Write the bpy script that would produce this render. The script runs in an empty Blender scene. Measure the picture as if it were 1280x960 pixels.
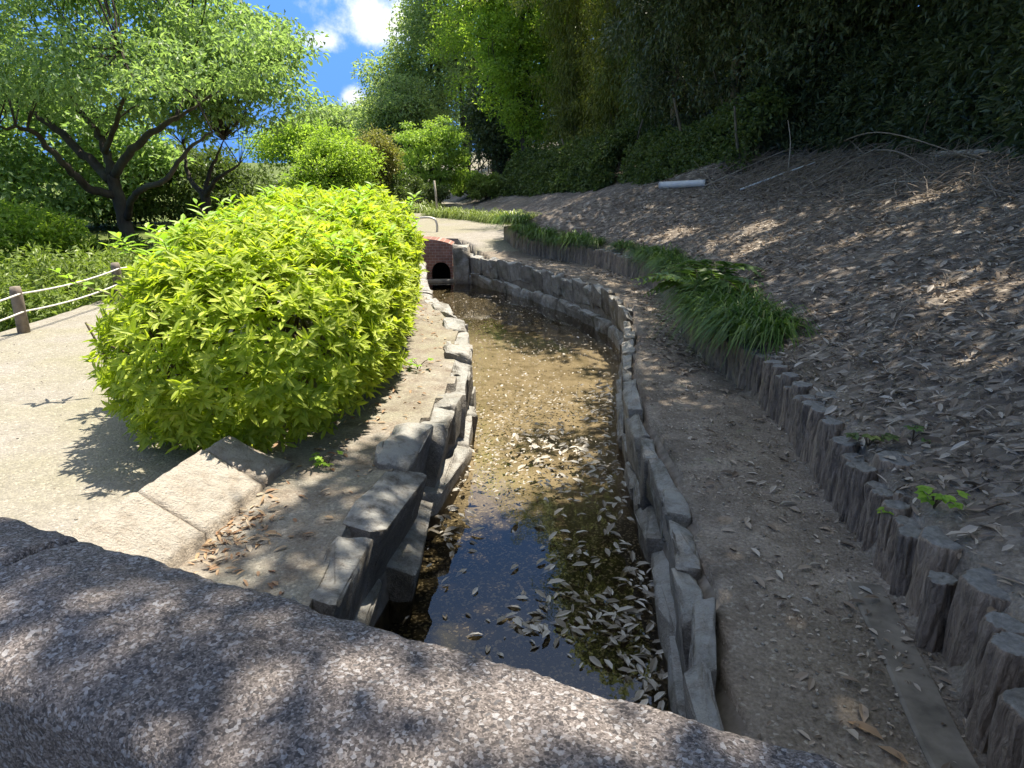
import bpy, bmesh, math, random
import numpy as np
from mathutils import Vector, Matrix, noise as mnoise

R_ = math.radians
SC = bpy.context.scene
COL = SC.collection
rng = np.random.default_rng(7)
random.seed(7)

# ------------------------------------------------------------------ camera, sky, sun, exposure
FPX, PITCH, EYE = 887.0, math.atan(270 / 887.0), 1.6
cam_d = bpy.data.cameras.new('camera')
cam_d.sensor_fit = 'HORIZONTAL'
cam_d.sensor_width = 36.0
cam_d.lens = 36.0 * FPX / 1280.0
cam_d.clip_start = 0.05
cam_d.clip_end = 3000
cam = bpy.data.objects.new('camera', cam_d)
COL.objects.link(cam)
cam.location = (0, 0, EYE)
cam.rotation_euler = (math.pi / 2 - PITCH, 0, 0)
SC.camera = cam

SUN_AZ, SUN_EL = R_(32), R_(70)          # clockwise from straight ahead
SUN = Vector((math.sin(SUN_AZ) * math.cos(SUN_EL), math.cos(SUN_AZ) * math.cos(SUN_EL), math.sin(SUN_EL)))
SHX, SHY = SUN.x / SUN.z, SUN.y / SUN.z
sun_d = bpy.data.lights.new('sun', 'SUN')
sun_d.energy = 2.65
sun_d.angle = R_(0.53)
sun_d.color = (1.0, 0.965, 0.91)
sun = bpy.data.objects.new('sun', sun_d)
COL.objects.link(sun)
sun.rotation_euler = SUN.to_track_quat('Z', 'Y').to_euler()
sun.location = (0, 0, 40)

SC.view_settings.view_transform = 'Standard'
SC.view_settings.look = 'None'
SC.view_settings.gamma = 1
SC.view_settings.use_curve_mapping = False
SC.view_settings.exposure = 2.08
SC.view_settings.use_white_balance = True
SC.view_settings.white_balance_temperature = 7400
SC.view_settings.white_balance_tint = 8

W = bpy.data.worlds.new('World')
SC.world = W
W.use_nodes = True
wn, wl = W.node_tree.nodes, W.node_tree.links
wn.clear()
sky = wn.new('ShaderNodeTexSky')
sky.sky_type = 'NISHITA'
sky.sun_disc = False
sky.sun_elevation = SUN_EL
sky.sun_rotation = SUN_AZ
sky.air_density = 1.0
sky.dust_density = 0.0
sky.altitude = 1500
sky.ozone_density = 3.5
SKY_STRENGTH = 0.15
wbg = wn.new('ShaderNodeBackground')
wbg.inputs[1].default_value = SKY_STRENGTH
wout = wn.new('ShaderNodeOutputWorld')
wtc = wn.new('ShaderNodeTexCoord')


def wmath(op, a, b=None, c=None):
    n = wn.new('ShaderNodeMath')
    n.operation = op
    for i, v in enumerate((a, b, c)):
        if v is None:
            continue
        if isinstance(v, (int, float)):
            n.inputs[i].default_value = v
        else:
            wl.new(v, n.inputs[i])
    return n.outputs[0]


wnoise = wn.new('ShaderNodeTexNoise')
wnoise.inputs['Scale'].default_value = 13.0
wnoise.inputs['Detail'].default_value = 8.0
wnoise.inputs['Roughness'].default_value = 0.62
wl.new(wtc.outputs['Generated'], wnoise.inputs['Vector'])
mask = None
# (direction, stretch across/up, radius) of the few clouds of this sky
for (c, sx, sz, rad) in (((-0.165, 0.97, 0.178), 1.0, 1.7, 0.085), ((-0.235, 0.96, 0.148), 1.0, 2.2, 0.05),
                         ((-0.085, 0.80, 0.60), 1.0, 1.6, 0.045), ((-0.19, 0.97, 0.085), 1.0, 1.3, 0.035),
                         ((-0.8, 0.5, 0.35), 0.7, 1.0, 0.22),
                         ((-0.45, 0.8, 0.4), 1.0, 2.0, 0.10), ((0.3, -0.8, 0.5), 0.6, 1.0, 0.3)):
    sub = wn.new('ShaderNodeVectorMath')
    sub.operation = 'SUBTRACT'
    wl.new(wtc.outputs['Generated'], sub.inputs[0])
    sub.inputs[1].default_value = c
    mul = wn.new('ShaderNodeVectorMath')
    mul.operation = 'MULTIPLY'
    wl.new(sub.outputs[0], mul.inputs[0])
    mul.inputs[1].default_value = (sx, 1.0, sz)
    ln = wn.new('ShaderNodeVectorMath')
    ln.operation = 'LENGTH'
    wl.new(mul.outputs[0], ln.inputs[0])
    e = wmath('SUBTRACT', 1.0, wmath('DIVIDE', ln.outputs['Value'], rad))
    mask = e if mask is None else wmath('MAXIMUM', mask, e)
m2 = wmath('ADD', wmath('MULTIPLY', mask, 1.1), wmath('MULTIPLY', wmath('SUBTRACT', wnoise.outputs['Fac'], 0.5), 3.0))
mr = wn.new('ShaderNodeMapRange')
mr.interpolation_type = 'SMOOTHSTEP'
wl.new(m2, mr.inputs['Value'])
mr.inputs['From Min'].default_value = 0.18
mr.inputs['From Max'].default_value = 1.2
wmx = wn.new('ShaderNodeMix')
wmx.data_type = 'RGBA'
wl.new(wmath('MULTIPLY', mr.outputs['Result'], 0.9), wmx.inputs['Factor'])
wtint = wn.new('ShaderNodeMix')            # deep clear blue low in the sky
wtint.data_type = 'RGBA'
wtint.blend_type = 'MULTIPLY'
whsv = wn.new('ShaderNodeHueSaturation')  # desaturated so the unseen upper sky fills the shade neutrally
whsv.inputs['Saturation'].default_value = 0.5
wl.new(sky.outputs[0], whsv.inputs['Color'])
wl.new(whsv.outputs[0], wtint.inputs['A'])
wtint.inputs['B'].default_value = (0.085, 0.215, 0.44, 1)
wl.new(wtint.outputs['Result'], wmx.inputs['A'])
# the clear blue of this sky reaches far down: look up the sky model a little higher than the true direction
wsep = wn.new('ShaderNodeSeparateXYZ')
wl.new(wtc.outputs['Generated'], wsep.inputs[0])
wcom = wn.new('ShaderNodeCombineXYZ')
wl.new(wsep.outputs['X'], wcom.inputs['X'])
wl.new(wsep.outputs['Y'], wcom.inputs['Y'])
zab = wmath('ABSOLUTE', wsep.outputs['Z'])
wl.new(wmath('ADD', zab, wmath('MULTIPLY', wmath('POWER', wmath('SUBTRACT', 1.0, zab), 4.0), .55)), wcom.inputs['Z'])
wlow = wn.new('ShaderNodeMapRange')
wlow.interpolation_type = 'SMOOTHSTEP'
wl.new(wsep.outputs['Z'], wlow.inputs['Value'])
wlow.inputs['From Min'].default_value = 0.45
wlow.inputs['From Max'].default_value = 0.92
wlow.inputs['To Min'].default_value = 1.0
wlow.inputs['To Max'].default_value = 0.0
wl.new(wlow.outputs['Result'], wtint.inputs['Factor'])
wnrm = wn.new('ShaderNodeVectorMath')
wnrm.operation = 'NORMALIZE'
wl.new(wcom.outputs[0], wnrm.inputs[0])
wl.new(wnrm.outputs[0], sky.inputs[0])

wmx.inputs['B'].default_value = (2.5, 2.6, 2.75, 1)
wl.new(wmx.outputs['Result'], wbg.inputs[0])
wl.new(wbg.outputs[0], wout.inputs[0])

SC.render.engine = 'CYCLES'
SC.cycles.max_bounces = 9
SC.cycles.diffuse_bounces = 6
SC.cycles.glossy_bounces = 3
SC.cycles.transmission_bounces = 4
SC.cycles.transparent_max_bounces = 8
SC.cycles.caustics_reflective = False
SC.cycles.caustics_refractive = False


# ------------------------------------------------------------------ small helpers
def ray(px, py):
    u, v = (px - 640) / FPX, (py - 480) / FPX
    return np.array([u, math.cos(PITCH) - v * math.sin(PITCH), -(math.sin(PITCH) + v * math.cos(PITCH))])


def at(px, py, Y):
    d = ray(px, py)
    return np.array([0, 0, EYE]) + d * (Y / d[1])


def onz(px, py, z):
    d = ray(px, py)
    return np.array([0, 0, EYE]) + d * ((z - EYE) / d[2])


def sstep(a, b, x):
    t = np.clip((np.asarray(x, float) - a) / (b - a), 0, 1)
    return t * t * (3 - 2 * t)


def vnoise(x, y, s, seed=0):
    """cheap smooth value noise on arrays"""
    x = np.asarray(x, float) * s + 31.7 * seed
    y = np.asarray(y, float) * s + 17.3 * seed
    xi, yi = np.floor(x).astype(np.int64), np.floor(y).astype(np.int64)
    fx, fy = x - xi, y - yi
    fx, fy = fx * fx * (3 - 2 * fx), fy * fy * (3 - 2 * fy)

    def h(a, b):
        n = (a * 374761393 + b * 668265263 + seed * 1442695) & 0xffffffff
        n = ((n ^ (n >> 13)) * 1274126177) & 0xffffffff
        return ((n ^ (n >> 16)) & 0xffff) / 65535.0
    return (h(xi, yi) * (1 - fx) + h(xi + 1, yi) * fx) * (1 - fy) + (h(xi, yi + 1) * (1 - fx) + h(xi + 1, yi + 1) * fx) * fy


class Geo:
    def __init__(self):
        self.v, self.f, self.n = [], [], 0

    def add(self, V, F):
        V = np.asarray(V, np.float32).reshape(-1, 3)
        F = np.asarray(F, np.int64)
        self.v.append(V)
        self.f.append(F + self.n)
        self.n += len(V)

    def mesh(self, name, mat, smooth=False):
        me = bpy.data.meshes.new(name)
        V = np.concatenate(self.v)
        me.vertices.add(len(V))
        me.vertices.foreach_set('co', V.ravel())
        loops = np.concatenate([f.ravel() for f in self.f]).astype(np.int32)
        tot = np.concatenate([np.full(len(f), f.shape[1], np.int32) for f in self.f])
        start = np.concatenate([[0], np.cumsum(tot)[:-1]]).astype(np.int32)
        me.loops.add(len(loops))
        me.loops.foreach_set('vertex_index', loops)
        me.polygons.add(len(tot))
        me.polygons.foreach_set('loop_start', start)
        me.polygons.foreach_set('loop_total', tot)
        me.polygons.foreach_set('use_smooth', np.full(len(tot), smooth))
        me.update(calc_edges=True)
        me.materials.append(mat)
        return me

    def obj(self, name, mat, parent=None, smooth=False):
        return link(name, self.mesh(name, mat, smooth), parent)


def link(name, me, parent=None):
    o = bpy.data.objects.new(name, me)
    COL.objects.link(o)
    if parent is not None:
        o.parent = parent
    return o


def tag(o, label=None, cat=None, group=None, kind=None):
    if label:
        o['label'] = label
    if cat:
        o['category'] = cat
    if group:
        o['group'] = group
    if kind:
        o['kind'] = kind
    return o


def thing(name, label, cat, loc=(0, 0, 0), rz=0, group=None):
    o = bpy.data.objects.new(name, None)
    o.empty_display_size = 0.2
    COL.objects.link(o)
    o.location = loc
    o.rotation_euler = (0, 0, rz)
    return tag(o, label, cat, group)


def dup(root, loc, rz, label, group=None, scale=1.0):
    r = root.copy()
    COL.objects.link(r)
    r.location = loc
    r.rotation_euler = (0, 0, rz)
    r.scale = (scale,) * 3
    r['label'] = label
    if group:
        r['group'] = group
    for ch in list(root.children):
        c = ch.copy()
        COL.objects.link(c)
        c.parent = r
        for g in list(ch.children):
            d = g.copy()
            COL.objects.link(d)
            d.parent = c
    return r


def unit(a):
    return a / (np.linalg.norm(a, axis=-1, keepdims=True) + 1e-9)


def leaf_geo(g, P, D, N, L, Wd, detail=0, fold=0.18, droop=0.0):
    """leaves as small folded blades: P base, D along, N up, L length, Wd width"""
    n = len(P)
    D = unit(D)
    S = unit(np.cross(D, N))
    N = np.cross(S, D)
    L = np.broadcast_to(np.asarray(L, float), (n,))[:, None]
    Wd = np.broadcast_to(np.asarray(Wd, float), (n,))[:, None]
    i = np.arange(n)[:, None]
    tip = P + D * L - N * L * droop
    if detail == 0:
        l = P + D * L * .45 + S * Wd * .5 + N * Wd * fold
        r = P + D * L * .45 - S * Wd * .5 + N * Wd * fold
        V = np.stack([P, r, tip, l], 1)
        g.add(V, i * 4 + np.arange(4)[None])
    else:
        m = P + D * L * .5 - N * L * droop * .3
        l1 = P + D * L * .28 + S * Wd * .42 + N * Wd * fold
        l2 = P + D * L * .66 + S * Wd * .42 + N * (Wd * fold - L * droop * .45)
        r1 = P + D * L * .28 - S * Wd * .42 + N * Wd * fold
        r2 = P + D * L * .66 - S * Wd * .42 + N * (Wd * fold - L * droop * .45)
        V = np.stack([P, m, tip, l2, l1, r1, r2], 1)
        g.add(V, i * 7 + np.array([[0, 1, 2, 3, 4]]))
        g.f[-1] = np.concatenate([g.f[-1], (i * 7 + np.array([[0, 5, 6, 2, 1]])) + g.n - n * 7])


def tube(g, pts, rad, seg=8, cap=True):
    pts = np.asarray(pts, float)
    rad = np.broadcast_to(np.asarray(rad, float), (len(pts),))
    T = np.gradient(pts, axis=0)
    T = unit(T)
    ref = np.array([0, 0, 1.0]) if abs(T[0][2]) < .9 else np.array([1.0, 0, 0])
    A = unit(np.cross(T, ref))
    for k in range(1, len(A)):
        a = A[k - 1] - T[k] * np.dot(A[k - 1], T[k])
        A[k] = a / (np.linalg.norm(a) + 1e-9)
    B = np.cross(T, A)
    th = np.linspace(0, 2 * np.pi, seg, endpoint=False)
    V = pts[:, None] + rad[:, None, None] * (A[:, None] * np.cos(th)[None, :, None] + B[:, None] * np.sin(th)[None, :, None])
    m = len(pts)
    F = []
    for k in range(m - 1):
        for s in range(seg):
            F.append((k * seg + s, k * seg + (s + 1) % seg, (k + 1) * seg + (s + 1) % seg, (k + 1) * seg + s))
    g.add(V.reshape(-1, 3), F)
    if cap:
        for k in (0, m - 1):
            idx = list(range(k * seg, k * seg + seg))
            if k == 0:
                idx = idx[::-1]
            g.f.append(np.array([idx]) + g.n - m * seg)


def smooth_path(pts, n):
    pts = np.asarray(pts, float)
    t = np.concatenate([[0], np.cumsum(np.linalg.norm(np.diff(pts, axis=0), axis=1))])
    t /= t[-1]
    tt = np.linspace(0, 1, n)
    out = np.empty((n, pts.shape[1]))
    m = np.gradient(pts, t, axis=0)
    k = np.clip(np.searchsorted(t, tt, side='right') - 1, 0, len(t) - 2)
    h = (t[k + 1] - t[k])[:, None]
    s = ((tt - t[k]) / h[:, 0])[:, None]
    out = (2 * s**3 - 3 * s**2 + 1) * pts[k] + (s**3 - 2 * s**2 + s) * h * m[k] + (-2 * s**3 + 3 * s**2) * pts[k + 1] + (s**3 - s**2) * h * m[k + 1]
    return out


# ------------------------------------------------------------------ materials
class Mat:
    def __init__(self, name):
        self.m = bpy.data.materials.new(name)
        self.m.use_nodes = True
        self.nt = self.m.node_tree
        self.nt.nodes.clear()
        self.out = self.node('ShaderNodeOutputMaterial')

    def node(self, t, **k):
        n = self.nt.nodes.new(t)
        for a, b in k.items():
            setattr(n, a, b)
        return n

    def link(self, a, b):
        self.nt.links.new(a, b)

    def put(self, sock, v):
        if hasattr(v, 'is_output'):
            self.link(v, sock)
        elif v is not None:
            sock.default_value = v

    def coord(self, kind='Object'):
        if kind == 'Position':
            return self.node('ShaderNodeNewGeometry').outputs['Position']
        return self.node('ShaderNodeTexCoord').outputs[kind]

    def noise(self, scale, detail=5, rough=.55, vec=None, dist=0, out='Fac'):
        n = self.node('ShaderNodeTexNoise')
        n.inputs['Scale'].default_value = scale
        n.inputs['Detail'].default_value = detail
        n.inputs['Roughness'].default_value = rough
        n.inputs['Distortion'].default_value = dist
        if vec is not None:
            self.link(vec, n.inputs['Vector'])
        return n.outputs[out]

    def voro(self, scale, vec=None, feature='F1', out='Distance', rnd=1):
        n = self.node('ShaderNodeTexVoronoi', feature=feature)
        n.inputs['Scale'].default_value = scale
        n.inputs['Randomness'].default_value = rnd
        if vec is not None:
            self.link(vec, n.inputs['Vector'])
        return n.outputs[out]

    def ramp(self, fac, stops, interp='LINEAR'):
        n = self.node('ShaderNodeValToRGB')
        n.color_ramp.interpolation = interp
        el = n.color_ramp.elements
        while len(el) < len(stops):
            el.new(.5)
        for e, (p, c) in zip(el, stops):
            e.position = p
            e.color = (*c, 1) if not isinstance(c, (int, float)) else (c, c, c, 1)
        self.link(fac, n.inputs['Fac'])
        return n.outputs['Color']

    def mix(self, f, a, b, blend='MIX'):
        n = self.node('ShaderNodeMix', data_type='RGBA', blend_type=blend)
        for s, v in ((n.inputs['Factor'], f), (n.inputs['A'], a), (n.inputs['B'], b)):
            if isinstance(v, tuple) and len(v) == 3:
                v = (*v, 1)
            self.put(s, v)
        return n.outputs['Result']

    def math(self, op, a, b=None, clamp=False):
        n = self.node('ShaderNodeMath', operation=op, use_clamp=clamp)
        self.put(n.inputs[0], a)
        if b is not None:
            self.put(n.inputs[1], b)
        return n.outputs[0]

    def scalevec(self, vec, s):
        n = self.node('ShaderNodeVectorMath', operation='MULTIPLY')
        self.link(vec, n.inputs[0])
        n.inputs[1].default_value = s
        return n.outputs[0]

    def bump(self, h, strength=.5, dist=.02, normal=None):
        n = self.node('ShaderNodeBump')
        n.inputs['Strength'].default_value = strength
        n.inputs['Distance'].default_value = dist
        self.link(h, n.inputs['Height'])
        if normal is not None:
            self.link(normal, n.inputs['Normal'])
        return n.outputs['Normal']

    def principled(self, color, rough=.8, normal=None, spec=.3, metal=0):
        n = self.node('ShaderNodeBsdfPrincipled')
        if isinstance(color, tuple) and len(color) == 3:
            color = (*color, 1)
        self.put(n.inputs['Base Color'], color)
        self.put(n.inputs['Roughness'], rough)
        self.put(n.inputs['Specular IOR Level'], spec)
        self.put(n.inputs['Metallic'], metal)
        if normal is not None:
            self.link(normal, n.inputs['Normal'])
        return n.outputs[0]

    def done(self, sh):
        self.link(sh, self.out.inputs['Surface'])
        return self.m


def leaf_mat(name, stops, trans=.35, tcol=None, rough=.45, spec=.35, patch=.25):
    m = Mat(name)
    g = m.node('ShaderNodeNewGeometry')
    pos = m.coord('Object')
    f = m.math('ADD', m.math('MULTIPLY', g.outputs['Random Per Island'], 1 - patch),
               m.math('MULTIPLY', m.ramp(m.noise(.9, 2, vec=pos), [(.3, 0.), (.7, 1.)]), patch))
    c = m.ramp(f, stops)
    p = m.principled(c, rough, spec=spec)
    t = m.node('ShaderNodeBsdfTranslucent')
    tc = m.mix(1.0, c, tcol or (1.15, 1.25, .55), 'MULTIPLY')
    m.link(tc, t.inputs['Color'])
    mx = m.node('ShaderNodeMixShader')
    mx.inputs[0].default_value = trans
    m.link(p, mx.inputs[1])
    m.link(t.outputs[0], mx.inputs[2])
    return m.done(mx.outputs[0])


def bark_mat(name, a, b):
    m = Mat(name)
    v = m.coord('Object')
    n1 = m.noise(7, 6, .65, m.scalevec(v, (1, 1, .3)), 1.0)
    c = m.ramp(n1, [(.3, a), (.7, b)])
    c = m.mix(m.ramp(m.noise(2.2, 3, vec=v), [(.5, 0.), (.75, .5)]), c, (.10, .11, .08))
    return m.done(m.principled(c, .9, m.bump(n1, .9, .03), .2))


def stone_mat(name, stops, moss=.0, sc=1.0, pale=(.46, .46, .44)):
    m = Mat(name)
    v = m.coord('Position')
    oi = m.node('ShaderNodeObjectInfo').outputs['Random']
    c = m.ramp(m.noise(6 * sc, 8, .65, v, .4), stops)
    sp = m.voro(90 * sc, v, out='Color')
    spg = m.ramp(m.node('ShaderNodeSeparateColor').outputs[0] if False else m.noise(160 * sc, 3, .7, v), [(.35, .72), (.65, 1.2)])
    c = m.mix(1.0, c, spg, 'MULTIPLY')
    tint = m.ramp(oi, [(0, (.68, .64, .60)), (.5, (1.0, .97, .93)), (1, (1.28, 1.26, 1.24))])
    c = m.mix(1.0, c, tint, 'MULTIPLY')
    lich = m.ramp(m.noise(3.3 * sc, 7, .7, v), [(.56, 0.), (.66, .8)])
    c = m.mix(lich, c, pale)
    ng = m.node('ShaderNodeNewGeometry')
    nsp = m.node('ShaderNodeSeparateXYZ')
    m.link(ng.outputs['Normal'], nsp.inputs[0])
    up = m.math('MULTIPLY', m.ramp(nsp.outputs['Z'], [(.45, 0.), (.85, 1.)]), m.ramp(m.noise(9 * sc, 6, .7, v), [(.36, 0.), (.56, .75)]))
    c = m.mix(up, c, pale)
    if moss:
        c = m.mix(m.ramp(m.noise(2.1, 6, .65, m.scalevec(v, (1.3, 1.3, 1))), [(.52, 0.), (.7, moss)]), c, (.055, .06, .03))
    h = m.math('ADD', m.noise(14 * sc, 8, .7, v), m.math('MULTIPLY', m.noise(70 * sc, 4, .7, v), .35))
    return m.done(m.principled(c, .88, m.bump(h, 1.0, .05), .2))


# ground: the masks are what the ground is made of (r: gravel path, g: leaf litter, b: stream bed, a: short grass, in the bed sand left free of painted shade)
def ground_mat():
    m = Mat('ground_surface')
    v = m.coord('Position')
    a = m.node('ShaderNodeAttribute', attribute_name='zone')
    sep = m.node('ShaderNodeSeparateColor')
    m.link(a.outputs['Color'], sep.inputs[0])
    big, mid, fine = m.noise(.55, 5, .6, v), m.noise(5, 6, .6, v), m.noise(60, 4, .7, v)
    grit = m.voro(75, v, out='Color')
    gritg = m.node('ShaderNodeSeparateColor')
    m.link(grit, gritg.inputs[0])
    peb = m.voro(75, v)
    path = m.ramp(mid, [(.3, (.225, .205, .178)), (.55, (.272, .25, .222)), (.75, (.31, .288, .26))])
    path = m.mix(m.ramp(big, [(.40, 0.), (.56, 1.)]), path, (.245, .228, .172))
    path = m.mix(1., path, m.ramp(gritg.outputs[0], [(0, .78), (.7, 1.0), (.93, 1.12), (1, 1.45)]), 'MULTIPLY')
    path = m.mix(1., path, m.ramp(m.noise(140, 3, .7, v), [(.3, .82), (.7, 1.15)]), 'MULTIPLY')
    dirt = m.ramp(mid, [(.28, (.14, .115, .094)), (.52, (.225, .19, .158)), (.75, (.31, .27, .23))])
    dirt = m.mix(m.ramp(big, [(.45, 0.), (.62, .6)]), dirt, (.17, .14, .105))
    dirt = m.mix(m.ramp(gritg.outputs[1], [(.88, 0.), (.93, .75)], 'CONSTANT'), dirt, (.30, .27, .23))
    dirt = m.mix(1., dirt, m.ramp(fine, [(.3, .62), (.7, 1.3)]), 'MULTIPLY')
    dirt = m.mix(1., dirt, m.ramp(m.noise(1.9, 6, .68, v), [(.32, .62), (.5, 1.), (.7, 1.3)]), 'MULTIPLY')
    lv = m.voro(17, m.scalevec(v, (1, 1.6, 1)), out='Color')
    lvs = m.node('ShaderNodeSeparateColor')
    m.link(lv, lvs.inputs[0])
    lit = m.ramp(lvs.outputs[0], [(0, (.09, .075, .063)), (.5, (.22, .185, .152)), (.85, (.33, .285, .24)), (1, (.48, .43, .38))])
    lit = m.mix(m.ramp(mid, [(.35, .75), (.65, .0)]), lit, (.10, .083, .072))
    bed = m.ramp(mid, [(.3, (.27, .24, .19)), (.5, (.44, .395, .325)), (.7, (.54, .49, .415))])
    bed_shade = m.ramp(mid, [(.3, (.035, .032, .022)), (.7, (.085, .075, .05))])  # bed outside the sunlit stretch painted dark, standing in for shade
    bed = m.mix(m.math('SUBTRACT', 1.0, a.outputs['Alpha']), bed, bed_shade)
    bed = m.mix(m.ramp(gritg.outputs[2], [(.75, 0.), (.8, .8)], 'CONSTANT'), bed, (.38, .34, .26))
    gr = m.ramp(mid, [(.3, (.05, .075, .018)), (.7, (.13, .16, .045))])
    wob = m.math('MULTIPLY', m.math('SUBTRACT', mid, .5), .9)

    def edge(x):
        return m.ramp(m.math('ADD', x, wob), [(.38, 0.), (.62, 1.)])
    c = m.mix(edge(sep.outputs[0]), dirt, path)
    c = m.mix(edge(sep.outputs[1]), c, lit)
    c = m.mix(m.math('MULTIPLY', edge(a.outputs['Alpha']), m.math('SUBTRACT', 1.0, sep.outputs[2])), c, gr)
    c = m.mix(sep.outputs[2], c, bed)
    h = m.math('ADD', m.math('MULTIPLY', fine, .5), m.math('ADD', mid, m.math('MULTIPLY', peb, -.6)))
    return m.done(m.principled(c, .92, m.bump(h, .7, .015), .15))


def granite_mat(name, dark=1.0):
    m = Mat(name)
    v = m.coord('Object')
    vw = m.node('ShaderNodeVectorMath', operation='ADD')
    m.link(v, vw.inputs[0])
    nz = m.node('ShaderNodeTexNoise')
    nz.inputs['Scale'].default_value = 35
    m.link(v, nz.inputs['Vector'])
    m.link(m.scalevec(nz.outputs['Color'], (.010, .010, .010)), vw.inputs[1])
    w = vw.outputs[0]
    c1 = m.node('ShaderNodeSeparateColor')
    m.link(m.voro(160, w, out='Color'), c1.inputs[0])
    c2 = m.node('ShaderNodeSeparateColor')
    m.link(m.voro(340, w, out='Color'), c2.inputs[0])
    k = dark
    base = m.ramp(c2.outputs[0], [(0, (.055 * k, .046 * k, .043 * k)), (.45, (.13 * k, .111 * k, .106 * k)), (.8, (.20 * k, .172 * k, .163 * k)), (1, (.29 * k, .26 * k, .25 * k))])
    fl = m.ramp(c1.outputs[1], [(.84, 0.), (.9, .85)])
    c = m.mix(fl, base, m.ramp(c2.outputs[1], [(0, (.24 * k, .235 * k, .25 * k)), (1, (.38 * k, .37 * k, .375 * k))]))
    c = m.mix(m.ramp(c1.outputs[2], [(.84, 0.), (.9, .75)]), c, (.028 * k, .026 * k, .03 * k))
    c = m.mix(1., c, m.ramp(m.noise(3.2, 6, .65, v), [(.3, .68), (.7, 1.2)]), 'MULTIPLY')
    c = m.mix(m.ramp(m.noise(2., 5, .7, v), [(.56, 0.), (.72, .45)]), c, (.16 * k, .13 * k, .10 * k))
    h = m.math('ADD', m.noise(110, 4, .7, v), m.math('MULTIPLY', c2.outputs[2], .5))
    return m.done(m.principled(c, .75, m.bump(h, .9, .006), .4))


def water_mat():
    m = Mat('stream_water')
    v = m.coord('Position')
    n = m.bump(m.math('ADD', m.noise(2.2, 3, .5, v), m.math('MULTIPLY', m.noise(14, 2, .5, v), .12)), .035, .05)
    fr = m.node('ShaderNodeFresnel')
    fr.inputs['IOR'].default_value = 1.5
    m.link(n, fr.inputs['Normal'])
    gl = m.node('ShaderNodeBsdfGlossy')
    gl.inputs['Roughness'].default_value = .015
    gl.inputs['Color'].default_value = (1, 1, 1, 1)
    m.link(n, gl.inputs['Normal'])
    tr = m.node('ShaderNodeBsdfTransparent')
    tr.inputs['Color'].default_value = (.68, .635, .545, 1)
    mx = m.node('ShaderNodeMixShader')
    m.link(fr.outputs[0], mx.inputs[0])
    m.link(tr.outputs[0], mx.inputs[1])
    m.link(gl.outputs[0], mx.inputs[2])
    return m.done(mx.outputs[0])


def plain(name, c, rough=.6, metal=0, var=.15, bump=.2, sc=20):
    m = Mat(name)
    v = m.coord('Object')
    n = m.noise(sc, 5, .6, v)
    col = m.mix(1., c, m.ramp(n, [(.25, 1 - 2 * var), (.75, 1 + 2 * var)]), 'MULTIPLY')
    return m.done(m.principled(col, rough, m.bump(n, bump, .01), .35, metal))


def log_mat():
    m = Mat('weathered_log_post')
    v = m.coord('Object')
    oi = m.node('ShaderNodeObjectInfo').outputs['Random']
    st = m.scalevec(v, (1, 1, .2))
    n = m.noise(44, 7, .72, st, 1.2)
    c = m.ramp(n, [(.28, (.10, .078, .06)), (.5, (.31, .25, .20)), (.72, (.48, .40, .33))])
    c = m.mix(1., c, m.ramp(oi, [(0, (.72, .72, .74)), (1, (1.15, 1.1, 1.05))]), 'MULTIPLY')
    nz = m.node('ShaderNodeNewGeometry')
    sp = m.node('ShaderNodeSeparateXYZ')
    m.link(nz.outputs['Normal'], sp.inputs[0])
    top = m.ramp(sp.outputs['Z'], [(.6, 0.), (.85, 1.)])
    tc = m.ramp(m.noise(30, 6, .7, v), [(.3, (.19, .183, .17)), (.7, (.41, .395, .37))])
    c = m.mix(top, c, tc)
    c = m.mix(m.ramp(m.noise(6, 5, .7, v), [(.58, 0.), (.75, .55)]), c, (.06, .066, .04))
    return m.done(m.principled(c, .9, m.bump(m.math('ADD', n, m.math('MULTIPLY', m.noise(90, 3, vec=v), .3)), 1.0, .02), .2))


def brick_mat():
    m = Mat('red_brick')
    v = m.coord('Object')
    mp = m.node('ShaderNodeMapping')
    mp.inputs['Rotation'].default_value = (R_(90), 0, 0)
    m.link(v, mp.inputs['Vector'])
    b = m.node('ShaderNodeTexBrick')
    b.inputs['Scale'].default_value = 4.5
    b.inputs['Mortar Size'].default_value = .018
    b.inputs['Color1'].default_value = (.27, .135, .105, 1)
    b.inputs['Color2'].default_value = (.21, .105, .085, 1)
    b.inputs['Mortar'].default_value = (.32, .26, .23, 1)
    m.link(mp.outputs[0], b.inputs['Vector'])
    c = m.mix(1., b.outputs['Color'], m.ramp(m.noise(8, 5, vec=v), [(.3, .75), (.7, 1.25)]), 'MULTIPLY')
    return m.done(m.principled(c, .85, m.bump(b.outputs['Fac'], -.4, .01), .25))


M = {}
M['ground'] = ground_mat()
M['granite'] = granite_mat('rough_granite', 1.05)
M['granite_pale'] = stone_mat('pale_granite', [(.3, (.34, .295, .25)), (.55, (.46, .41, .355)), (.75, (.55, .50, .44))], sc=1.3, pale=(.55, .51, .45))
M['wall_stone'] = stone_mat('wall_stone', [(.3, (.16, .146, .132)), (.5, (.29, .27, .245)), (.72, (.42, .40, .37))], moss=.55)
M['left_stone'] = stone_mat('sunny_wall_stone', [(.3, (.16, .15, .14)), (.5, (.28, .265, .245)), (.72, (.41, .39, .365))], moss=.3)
M['mortar'] = plain('old_mortar', (.18, .155, .13), .95, 0, .25, .5, 14)
M['water'] = water_mat()
M['log'] = log_mat()
M['brick'] = brick_mat()
M['concrete'] = plain('worn_concrete', (.21, .195, .17), .9, 0, .22, .5, 9)
M['kerb'] = plain('dirty_concrete', (.165, .145, .122), .95, 0, .3, .5, 7)
M['tunnel'] = plain('shaded_tunnel', (.012, .011, .010), .9)  # near-black colour paints the shade inside the shallow culvert recess
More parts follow.
